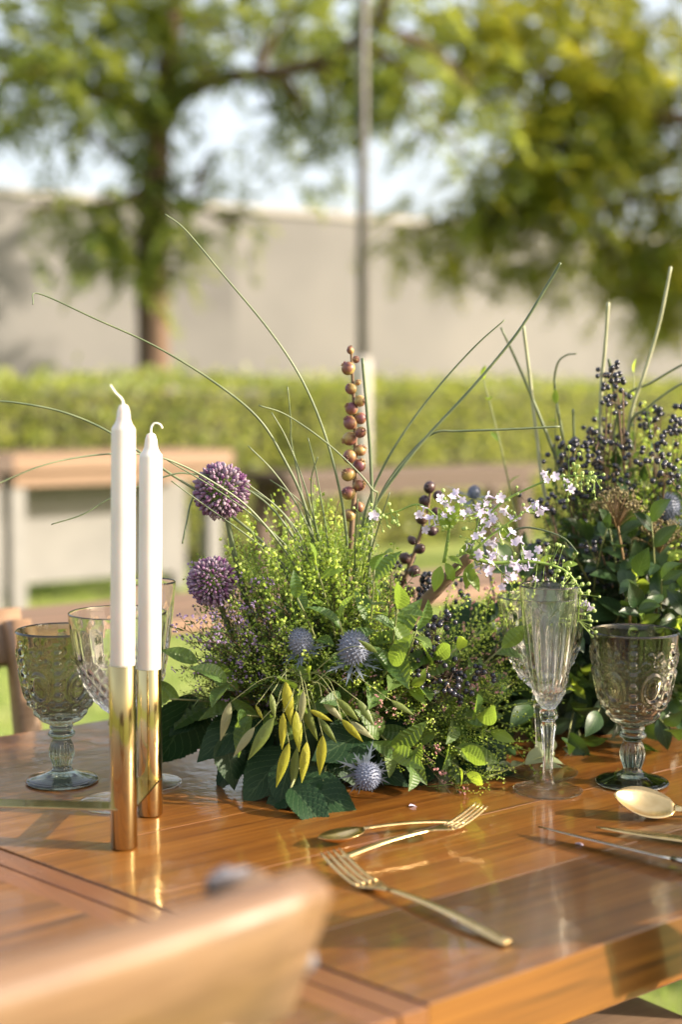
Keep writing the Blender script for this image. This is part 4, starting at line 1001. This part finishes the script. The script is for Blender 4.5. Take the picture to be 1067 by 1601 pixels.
eryngium('grey-blue thistle head facing forward above the sea oats, leaf-side one', W(470, 1003, 1.315), (-.15, -.5, .85), .0122, W(490, 1100, 1.40), 11, .026)
eryngium('largest dark blue thistle head beside the ribbed leaves', W(553, 1013, 1.305), (.0, -.45, .9), .0155, W(545, 1100, 1.39), 11, .028)
eryngium('drooping silver-blue thistle just above the table', W(575, 1213, 1.285), (.1, -.75, -.1), .0128, W(560, 1150, 1.38), 11, .026)
eryngium('blue thistle among the black berries', W(1045, 792, 1.56), (-.1, -.4, .9), .0145, W(1020, 1080, 1.62), 10, .03)
eryngium('soft blue thistle behind the lilac sprays', W(742, 770, 1.58), (.1, -.3, .9), .0075, W(800, 1080, 1.6), 12, .030)

# ------------------------------------------------------------------ berry spikes
def berry_mesh(mat, r, name='berry'):
    mb = MB().ball((0, 0, 0), (r, r, r * .96), 14, 10)
    for k in range(6): mb.octa((r * .3 * math.cos(k * 1.05), r * .3 * math.sin(k * 1.05), r * .98), (math.cos(k * 1.05), math.sin(k * 1.05), .8), r * .5, r * .14)
    return mb.mesh(name, mat)
def pod_spike(label, pts, berries, mat, Yb):
    P = [W(x, y, Yb) for x, y in pts]; base = P[-1]; t = thing('pod_spike', label, 'seed spike', base)
    MB().tube(spline([p - base for p in P], 6), (.0012, .0035), 8).build('stem', M['twig'], t)
    me = berry_mesh(M[mat], .01)
    for (x, y, r) in berries:
        c = W(x, y, Yb - .004 + R.uniform(-.006, .006)) - base
        near = min((p - base for p in spline(P, 6)), key=lambda p: (p - c).length); d = (c - near) + Vector((0, 0, .002))
        link('pod', me, t, c, aim(d, roll=R.uniform(0, 6)), tuple(r * Yb / F / .01 * k_ for k_ in (R.uniform(.88, 1.06), R.uniform(.88, 1.06), R.uniform(.9, 1.12))))
bs = [(548, 548, 6), (545, 576, 11), (557, 562, 6), (549, 608, 10), (560, 598, 5), (563, 627, 9.5), (550, 639, 10), (564, 654, 9.5), (548, 661, 12), (564, 676, 10), (547, 686, 11), (564, 704, 10), (547, 714, 11), (562, 728, 10.5), (545, 742, 11), (562, 759, 10), (545, 771, 11), (561, 793, 9.5), (546, 806, 11)]
pod_spike('upright spike of plum-red and gold pods standing in the middle', [(549, 540), (552, 600), (556, 680), (555, 760), (550, 830), (545, 920), (542, 1060)], bs, 'spike_berry', 1.425)
bd = [(x, y, r * .84) for x, y, r in [(672, 762, 12), (664, 783, 11), (686, 775, 10), (660, 810, 12), (676, 830, 11), (645, 845, 9), (657, 858, 11), (634, 873, 12), (648, 893, 12), (625, 905, 12), (640, 925, 11), (618, 930, 11), (682, 800, 9)]]
pod_spike('leaning spike of dusky dark pods behind the lilac stem', [(676, 752), (668, 800), (650, 860), (632, 910), (610, 980), (590, 1080)], bd, 'dusk_berry', 1.49)
def berry_cluster(label, base, tip, n, spread, r, group, mat='blackberry', stem='twig'):
    base = Vector(base); tip = Vector(tip); d = tip - base; t = thing('berry_cluster', label, 'berries', base, group)
    st = MB(); st.tube(spline([Vector((0, 0, 0)), d * .5 + Vector((R.uniform(-.01, .01), 0, 0)), d], 5), (.0018, .0008), 6)
    me = BM.setdefault((mat, r), MB().ball((0, 0, 0), r, 10, 7).mesh('berry', M[mat]))
    heads = [d + Vector((R.gauss(0, spread), R.gauss(0, spread * .7), R.gauss(0, spread))) for _ in range(max(2, n // 7))]
    for h in heads: st.tube([d * .72, d.lerp(h, .6), h], (.0008, .0004), 4, False)
    done = []
    for k in range(n):
        h = R.choice(heads)
        for _ in range(8):
            c = h + Vector((R.gauss(0, r * 2.0), R.gauss(0, r * 2.0), R.gauss(0, r * 2.0)))
            if all((c - q).length > r * 1.7 for q in done): break
        done.append(c); st.tube([h, c], .0003, 3, False)
        link('berry', me, t, c, None, R.uniform(.8, 1.12))
    st.build('stem', M[stem], t)
BM = {}
for a, Y in (((675, 1018), 1.34), ((720, 1030), 1.355), ((650, 1010), 1.345), ((700, 1048), 1.345)):
    berry_cluster('glossy black berries nestled beside the ribbed leaves', base1(W(*a, Y), .5), W(*a, Y), 30, .014, .0030, 'black berries in front of the lilac stem')
for a, Y in (((600, 885), 1.5), ((650, 930), 1.5), ((690, 955), 1.5), ((610, 960), 1.49)):
    berry_cluster('blue-black berries clustered behind the pale lilac branch', base1(W(*a, Y), .5), W(*a, Y), 26, .016, .0030, 'blue-black berries behind the lilac branch')

# ------------------------------------------------------------------ lilac-like branch
def flower_mesh():
    mb = MB(); mb.lathe([(.0011, -.009), (.0009, -.004), (.0015, 0)], 6)
    for k in range(5):
        a = 2 * PI * k / 5; d = Vector((math.cos(a), math.sin(a), .25)); s = Vector((-math.sin(a), math.cos(a), 0)); o = len(mb.v)
        mb.add([Vector((0, 0, 0)) + s * .0008, d * .0035 + s * .0024, d * .0062 + s * .0022, d * .0074, d * .0062 - s * .0022, d * .0035 - s * .0024, -s * .0008, d * .004 + Vector((0, 0, -.0006))],
               [(0, 1, 7), (1, 2, 7), (2, 3, 7), (3, 4, 7), (4, 5, 7), (5, 6, 7), (6, 0, 7)])
    return mb.mesh('flower', M['petal'])
FLW = flower_mesh()
LB = W(640, 975, 1.40)
lt = thing('lilac_branch', 'thick brown cut stem with sprays of pale lilac blossom and green buds', 'flower branch', LB)
MB().tube([p - LB for p in spline([W(600, 1080, 1.42), W(640, 975, 1.40), W(690, 915, 1.385), W(737, 868, 1.375)], 6)], (.0068, .0058), 10).build('woody_stem', M['twig'], lt)
gs = MB(); bud = MB()
def spray(pts, Y, r0=.0016):
    P = spline([W(x, y, Y) for x, y in pts], 5); gs.tube([p - LB for p in P], (r0, .0006), 6); return P
sprays = [(spray([(735, 868), (750, 830), (780, 790), (830, 762), (880, 745), (930, 745)], 1.36), (820, 770, 940)), (spray([(735, 870), (770, 880), (830, 878), (880, 890), (905, 920), (905, 970)], 1.35, .0022), None),
          (spray([(733, 865), (745, 830), (750, 795)], 1.355), None), (spray([(695, 880), (702, 835), (705, 800), (690, 785)], 1.37, .002), None), (spray([(702, 830), (660, 790), (620, 800), (575, 812)], 1.375, .0014), None), (spray([(737, 868), (760, 870), (785, 895)], 1.345), None), (spray([(720, 885), (700, 905), (750, 895)], 1.37), None),
          (spray([(737, 866), (765, 840), (800, 815), (822, 800)], 1.35), None)]
fl = [(745, 790), (752, 798), (760, 787), (735, 800), (765, 800), (775, 810), (790, 800), (800, 812), (812, 808), (780, 828), (765, 822), (750, 830), (740, 850), (732, 858), (758, 845), (772, 850), (785, 845), (778, 865), (790, 870), (768, 872), (757, 878), (765, 890), (775, 885), (790, 892), (800, 880), (748, 885), (745, 868), (805, 900), (795, 905), (812, 890), (822, 885), (835, 905), (828, 870), (840, 862), (818, 862), (870, 745), (858, 752), (888, 755), (895, 765), (850, 740), (828, 795), (838, 790), (700, 790), (708, 780), (722, 800), (725, 785), (665, 795), (672, 808), (658, 805), (680, 820), (685, 812), (705, 800), (665, 825), (842, 800), (755, 812), (800, 830), (810, 845), (782, 780), (918, 945), (925, 950), (585, 805)]
for (x, y) in fl + [(x + R.gauss(0, 9), y + R.gauss(0, 9)) for x, y in fl if x < 850 and R.random() < .4]:
    c = W(x + R.uniform(-3, 3), y + R.uniform(-3, 3), 1.352 + R.uniform(-.02, .02)) - LB
    d = Vector((R.gauss(0, .6), -.7 + R.gauss(0, .4), R.gauss(.1, .6))); link('flower', FLW, lt, c, aim(d, roll=R.uniform(0, 6)), R.uniform(.5, .85))
    near = min((p - LB for P, _ in sprays for p in P), key=lambda p: (p - c).length); gs.tube([near, near.lerp(c, .6) + Vector((0, 0, -.002)), c - d.normalized() * .008], .0005, 4, False)
for (x, y, n, sp) in ((905, 748, 26, 16), (925, 752, 18, 9), (912, 955, 26, 16), (905, 925, 20, 12), (895, 900, 14, 12), (585, 815, 18, 14), (610, 800, 12, 10), (770, 830, 22, 22), (735, 830, 14, 16), (700, 810, 14, 14), (860, 880, 14, 22), (800, 790, 14, 18), (875, 875, 10, 15)):
    for k in range(n):
        c = W(x + R.gauss(0, sp), y + R.gauss(0, sp), 1.352 + R.gauss(0, .008)) - LB; near = min((p - LB for P, _ in sprays for p in P), key=lambda p: (p - c).length)
        gs.tube([near, c], .00035, 3, False); bud.ball(c, R.uniform(.0012, .0021), 6, 4)
gs.build('green_stems', M['pepper_stem'], lt); bud.build('buds', M['bud'], lt, kind='stuff')
for (a, b) in (((690, 885), (680, 920)), ((697, 880), (712, 905)), ((738, 880), (730, 915)), ((705, 825), (715, 790)), ((700, 830), (690, 800)), ((845, 880), (862, 868)), ((880, 885), (900, 878)), ((730, 890), (750, 920)), ((740, 850), (720, 865)), ((702, 870), (722, 880))):
    A_ = W(*a, 1.365); B_ = W(*b, 1.36); link('leaf', R.choice(LIME), lt, A_ - LB, frame_quat(B_ - A_, Vector((0, -.7, .6))), (B_ - A_).length / .05 * 1.15)

# ------------------------------------------------------------------ sea oats
so = W(500, 1090, 1.385)
st_ = thing('sea_oats', 'drooping sea oat stalk with flat yellow-green spikelets over the dark leaves', 'grass', so)
sk = MB(); hub = W(468, 1066, 1.318)
sk.tube([p - so for p in spline([so, W(485, 1062, 1.35), hub, W(445, 1070, 1.31)], 6)], (.0013, .0009), 6)
oat = [((447, 1066), (455, 1134)), ((398, 1137), (365, 1183)), ((428, 1122), (388, 1188)), ((443, 1115), (441, 1172)), ((472, 1098), (497, 1158)), ((463, 1112), (468, 1176)), ((504, 1094), (537, 1128)), ((527, 1092), (562, 1128)), ((485, 1110), (520, 1128)), ((498, 1122), (527, 1162)), ((535, 1125), (568, 1160)), ((548, 1128), (586, 1156)), ((560, 1094), (586, 1136)), ((452, 1162), (432, 1231)), ((464, 1170), (457, 1236)), ((480, 1160), (472, 1224)), ((360, 1098), (345, 1158)), ((424, 1085), (430, 1124)), ((400, 1103), (412, 1126)), ((612, 1095), (648, 1118)), ((505, 1150), (500, 1212)), ((475, 1080), (470, 1130)), ((590, 1020), (560, 1000))]
for k, (a, b) in enumerate(oat):
    Y = 1.285 + R.uniform(-.012, .02); A_ = W(*a, Y); B_ = W(*b, Y - .003)
    link('spikelet', PODS[(k * 3) % 5], st_, A_ - so, frame_quat(B_ - A_, Vector((R.uniform(-.5, .5), -1, .25))), (B_ - A_).length / .042)
    j = hub.lerp(A_, .5) + Vector((0, 0, .012 + .05 * abs(A_.x - hub.x))); sk.tube([p - so for p in spline([hub + Vector((R.gauss(0, .006), R.gauss(0, .006), R.gauss(0, .006))), j + Vector((R.gauss(0, .005), R.gauss(0, .005), R.gauss(0, .004))), A_], 6)], .0004, 5)
sk.build('stalk', M['stalk'], st_)

# ------------------------------------------------------------------ grass stems
GS = 'thin grass stems fanning out of the flowers'
ST1 = 'thin grey-green grass stem among several rising from the flowers'
def stem(label, pts, Y0, Y1, r0, r1, mat='reed', group=None, bead=None, name='grass_stem'):
    n = len(pts); P = [W(x, y, Y0 + (Y1 - Y0) * i / (n - 1)) for i, (x, y) in enumerate(pts)]
    base = P[-1].copy(); base.z = max(TZ + .05, base.z)
    P = spline([p - base for p in P], 8); m = len(P)
    mb = MB().tube(P, [r0 + (r1 - r0) * i / (m - 1) for i in range(m)], 7)
    return tag(mb.build(name, M[mat], None, base), label, 'grass', group)
mm = .001
stem('long grass stem arching up to the tree trunk, bleached at its tip', [(258, 335), (290, 360), (345, 425), (420, 515), (470, 590), (505, 670), (530, 760), (543, 850), (548, 1000)], 1.37, 1.42, .0007, .0016)
stem('long grass stem with hooked tip arching away over the candles', [(51, 476), (60, 459), (150, 499), (240, 540), (330, 594), (400, 650), (440, 710), (480, 800), (510, 950)], 1.33, 1.41, .0006, .0016)
stem('grass stem bowing behind the taller candle at its shoulder', [(-30, 628), (20, 629), (100, 645), (175, 678), (262, 738), (340, 790), (430, 870), (490, 990)], 1.36, 1.41, .0009, .0015)
stem('grass stem arching in front of the shorter candle', [(-30, 768), (60, 730), (130, 714), (200, 709), (260, 718), (330, 752), (400, 805), (470, 900), (500, 1000)], 1.22, 1.40, .0006, .0013)
stem('short dark grass tip pointing down behind the candles', [(80, 820), (130, 804), (175, 778), (262, 744), (300, 741), (360, 752), (430, 800), (490, 900), (510, 1000)], 1.36, 1.41, .0006, .0012)
stem('dark grass blade hanging below the upper allium', [(285, 850), (292, 815), (300, 782), (320, 756), (370, 760), (430, 790), (480, 860), (510, 980)], 1.38, 1.42, .0008, .0011)
stem('long grass stem leaning outward with a pale cut tip', [(877, 411), (860, 440), (810, 520), (740, 605), (660, 692), (600, 770), (570, 830), (548, 950)], 1.38, 1.42, .0014, .0016)
stem('slightly shorter stem parallel to the pale tipped grass', [(790, 500), (745, 540), (690, 600), (640, 665), (600, 730), (572, 800), (552, 900)], 1.39, 1.42, .0007, .0016)
stem('straight blunt stem rising beside the plum-red pod spike', [(567, 560), (574, 640), (580, 720), (582, 800), (578, 880), (568, 1000)], 1.395, 1.41, .0015, .0019)
stem('stiff stem bent sideways toward the berry foliage', [(876, 667), (800, 671), (720, 674), (682, 676), (650, 700), (600, 765), (565, 860), (545, 980)], 1.40, 1.42, .0011, .0013)
for k, pts in enumerate([[(405, 634), (450, 650), (520, 700), (580, 762), (584, 800)], [(450, 605), (455, 660), (456, 692), (470, 760)], [(388, 697), (430, 740), (470, 800), (500, 880)], [(482, 685), (495, 740), (513, 850), (520, 940)], [(425, 645), (450, 690), (480, 770), (500, 860), (520, 980)], [(385, 755), (430, 790), (460, 830), (495, 920)], [(422, 750), (470, 785), (500, 840), (520, 900)], [(497, 715), (487, 750), (490, 800), (500, 870)],
                         [(262, 720), (330, 760), (400, 810), (460, 870), (500, 960)], [(268, 752), (320, 790), (390, 840), (450, 890), (500, 980)], [(560, 780), (556, 840), (550, 920)], [(610, 770), (590, 830), (570, 900), (560, 960)], [(905, 865), (880, 840), (830, 825), (800, 830)]]):
    pts = list(pts)
    if pts[-1][1] < 1000 and k != 12: pts.append((520 + R.uniform(-20, 20), 1040))
    stem(ST1, pts, 1.38 + R.uniform(-.03, .02), 1.41, .0006, .0011, 'reed', GS)
GR = 'stems standing up from the berry foliage'
for lab, pts, r0, r1, mt in [('slanting dark pointed stem crossing the pale one in the berry foliage', [(784, 512), (815, 580), (860, 690), (890, 770), (930, 880), (960, 1020)], .0012, .0030, 'reed'),
                             ('pale cut stem with a small bud crossed by a dark one', [(819, 510), (828, 580), (840, 680), (855, 780), (900, 900), (950, 1020)], .0019, .0024, 'reed_pale'),
                             ('upright pale stem with yellowish node above the black berries', [(952, 473), (947, 540), (941, 610), (940, 690), (950, 800), (980, 980)], .0019, .0024, 'reed_pale'),
                             ('tallest leaning pale stem over the black berries', [(1050, 417), (1032, 505), (1008, 585), (985, 660), (975, 800), (990, 980)], .0017, .0022, 'reed_pale'),
                             ('short blunt stem rising straight out of black berries', [(953, 562), (960, 605), (967, 650), (980, 760), (990, 960)], .0018, .0022, 'reed'),
                             ('curled hooked tendril stem above the berry foliage', [(902, 553), (885, 556), (872, 570), (868, 605), (878, 668), (900, 780), (950, 960)], .0008, .0020, 'reed'),
                             ('thin stem bending away past the black berries', [(1110, 555), (1067, 571), (1020, 598), (975, 626), (960, 720), (980, 960)], .0012, .0016, 'reed'),
                             ('thin lower stem bending away past the black berries', [(1110, 594), (1067, 600), (1015, 636), (985, 668), (980, 780), (990, 960)], .0012, .0018, 'reed'),
                             ('short knobbed stem standing before the berry foliage', [(897, 640), (898, 700), (892, 745), (910, 830), (950, 960)], .0014, .0018, 'reed')]:
    stem(lab, pts, 1.56, 1.62, r0, r1, mt, GR, name='reed_stem')

# ------------------------------------------------------------------ berry foliage arrangement
def base2(tip, spread=.5):
    return Vector((C2.x + (tip.x - C2.x) * spread + R.uniform(-.02, .02), C2.y + (tip.y - C2.y) * .3 + R.uniform(-.02, .02), TZ + R.uniform(.06, .1)))
env2 = [(760, 960), (800, 880), (850, 775), (900, 720), (950, 680), (1000, 660), (1067, 650), (1130, 680)]
for k in range(84):
    px = R.uniform(765, 1130); py = R.uniform(interp(env2, px) + 60, 1170); Y = R.uniform(1.49, 1.68)
    tip = W(px, py, Y); tip.z = max(tip.z, TZ + .02)
    if py < 900: leafy('shrub_sprig', 'leafy green sprig ' + by(px, py, LM2), 'foliage', base2(tip), tip, 'leafy sprigs in the upper berry foliage', DARK + LIME[:1], R.choice((5, 6, 7)), R.uniform(.5, .8))
    else: leafy('shrub_sprig', 'dark glossy leafy sprig ' + by(px, py, LM2), 'foliage', base2(tip), tip, 'dark leafy sprigs low in the berry foliage', DARK, R.choice((5, 6, 7)), R.uniform(.85, 1.25))
for k in range(22):
    px = R.uniform(630, 830); py = R.uniform(955, 1150); tip = W(px, py, R.uniform(1.47, 1.56)); b = Vector((C1.x + .10 + R.uniform(-.02, .06), 1.53 + R.uniform(-.02, .05), TZ + .05))
    leafy('shrub_sprig', 'dark leafy filler sprig ' + by(px, py), 'foliage', b, tip, 'dark leafy sprigs between the two flower masses', DARK, R.choice((6, 7)), R.uniform(.8, 1.1))
for k in range(56):
    px = R.uniform(840, 1120); py = R.uniform(interp(env2, px) + 70, 1060); tip = W(px, py, R.uniform(1.62, 1.76))
    leafy('shrub_sprig', 'shaded leafy sprig at the back ' + by(px, py, LM2), 'foliage', base2(tip), tip, 'shaded sprigs at the back of the berry foliage', DARK, R.choice((6, 7)), R.uniform(.8, 1.1))
for k in range(34):
    px = R.uniform(775, 1110); py = R.uniform(830, 1160); tip = W(px, py, R.uniform(1.47, 1.54)); tip.z = max(tip.z, TZ + .02)
    leafy('shrub_sprig', 'dark broad-leaved sprig at the front ' + by(px, py, LM2), 'foliage', base2(tip, .6), tip, 'dark sprigs at the front of the berry foliage', DARK, R.choice((6, 7, 8)), R.uniform(.8, 1.1))
for k in range(44):
    px = R.uniform(790, 1120); py = R.uniform(interp(env2, px), 950); tip = W(px, py, R.uniform(1.55, 1.68))
    place(FERN + FERN2 + PEP[:2], 'fine_leaf_sprig', 'fine green filler sprig ' + by(px, py, LM2), 'foliage', base2(tip), tip, 'fine filler sprigs in the berry foliage')
for (x, y, n, sp) in [(950, 640, 34, .022), (985, 690, 40, .022), (960, 740, 34, .02), (1025, 660, 22, .016), (1040, 725, 30, .02), (1062, 695, 30, .02), (880, 715, 20, .014), (912, 735, 22, .016), (985, 790, 26, .018), (940, 860, 26, .02), (1000, 880, 24, .02), (860, 790, 18, .014), (1062, 880, 24, .02), (975, 610, 16, .012), (850, 850, 18, .018), (1050, 960, 20, .02)]:
    tip = W(x, y, 1.55 + R.uniform(-.02, .05)); berry_cluster('branched cluster of blue-black berries ' + by(x, y, LM2), base2(tip, .6), tip, int(n * 1.3), sp, .0032, 'black berry clusters in the berry foliage')
for (x, y) in ((905, 1085), (1010, 920), (990, 960), (1045, 985), (830, 830), (800, 610), (1000, 590), (850, 640)):
    tip = W(x, y, 1.5 if y > 900 else 1.58); leafy('lime_leaf_sprig', 'lime green sprig ' + by(x, y, LM2), 'foliage', base2(tip, .7), tip, 'lime sprigs in the berry foliage', LIME, 5 if y > 700 else 3, .75 if y > 700 else .45, start=.55)
def umbel(label, c, r, base):
    c = Vector(c); base = Vector(base); t = thing('dried_umbel', label, 'flower', base, 'dried umbels in the berry foliage'); lc = c - base
    st = MB().tube(spline([Vector((0, 0, 0)), lc * .5 + Vector((.004, 0, 0)), lc], 6), (.0018, .0012), 7); kn = MB()
    for k in range(44):
        a = k * 2.4 + R.uniform(-.3, .3); f = math.sqrt(k / 44) * R.uniform(.85, 1.1); e = lc + Vector((math.cos(a) * f * r, math.sin(a) * f * r, r * .75 * (1 - f * f) + r * R.uniform(.2, .5))); st.tube([lc - Vector((0, 0, r * .3)), lc.lerp(e, .5), e], .0004, 3, False)
        for j in range(6): kn.ball(e + Vector((R.gauss(0, .0028), R.gauss(0, .0028), R.gauss(0, .0026))), R.uniform(.0008, .0013), 5, 4)
    st.build('stem', M['redstem'], t); kn.build('seed_heads', M['umbel'], t, kind='stuff')
    for k in range(9):
        f = .2 + .085 * k; p = lc * f; a = k * 2.4; d = Vector((math.cos(a), math.sin(a) - .3, .6)); link('leaf', R.choice(LIME + DARK), t, p, frame_quat(d, (0, -.4, 1)), R.uniform(.7, .95))
umbel('dried brown umbel on an orange stem with narrow green leaves', W(965, 812, 1.515), .030, W(988, 1030, 1.53))
umbel('second dried umbel lower and closer to the black berries', W(1032, 855, 1.54), .027, W(1010, 1060, 1.56))

# ------------------------------------------------------------------ small things lying on the table
for i, (a, b) in enumerate([((838, 1212), (868, 1196)), ((822, 1222), (868, 1208)), ((800, 1225), (828, 1212)), ((780, 1222), (806, 1216)), ((760, 1232), (795, 1222)), ((850, 1218), (885, 1206)), ((845, 1225), (880, 1220))]):
    if i == 0:
        ob = T(760, 1226) + up(.006); ot = thing('olive_sprig', 'grey-green sprig of narrow leaves lying around the flute foot', 'foliage', ob)
        MB().tube([p - ob for p in spline([ob, T(800, 1222) + up(.014), T(850, 1216) + up(.022)], 5)], (.0012, .0007), 6).build('stem', M['stalk'], ot)
    A_ = T(*a) + up(.017); B_ = T(*b) + up(.030 if i < 2 else .016)
    link('leaf', OLV[i % 2], ot, A_ - ob, frame_quat(B_ - A_, (R.uniform(-.3, .3), -.6, .8)), (B_ - A_).length / .05 * 1.12)
p = T(945, 1232) + up(.004); place(PEPS, 'fallen_sprig', 'small green sprig fallen against the goblet foot', 'flower sprig', p, T(985, 1222) + up(.012), None)
p = T(668, 1236) + up(.004); place(PEPS, 'fallen_sprig', 'thin pod sprig trailing on the table before the flute', 'flower sprig', p, T(772, 1238) + up(.008), None)

PM = leaf_mesh('petal', .009, .006, M['petal'], .8, .0, .5, .3, 0, 6, 4)
for (x, y), lb in (((899, 1321), 'tiny lilac petal fallen beside the dark bladed knife'), ((724, 1438), 'tiny lilac petal fallen near the lone fork handle'), ((640, 1262), 'tiny lilac petal fallen behind the crossed fork')):
    o = link('fallen_petal', PM, None, T(x, y) + up(.0012), Quaternion((0, 0, 1), R.uniform(0, 6))); tag(o, lb, 'petal')
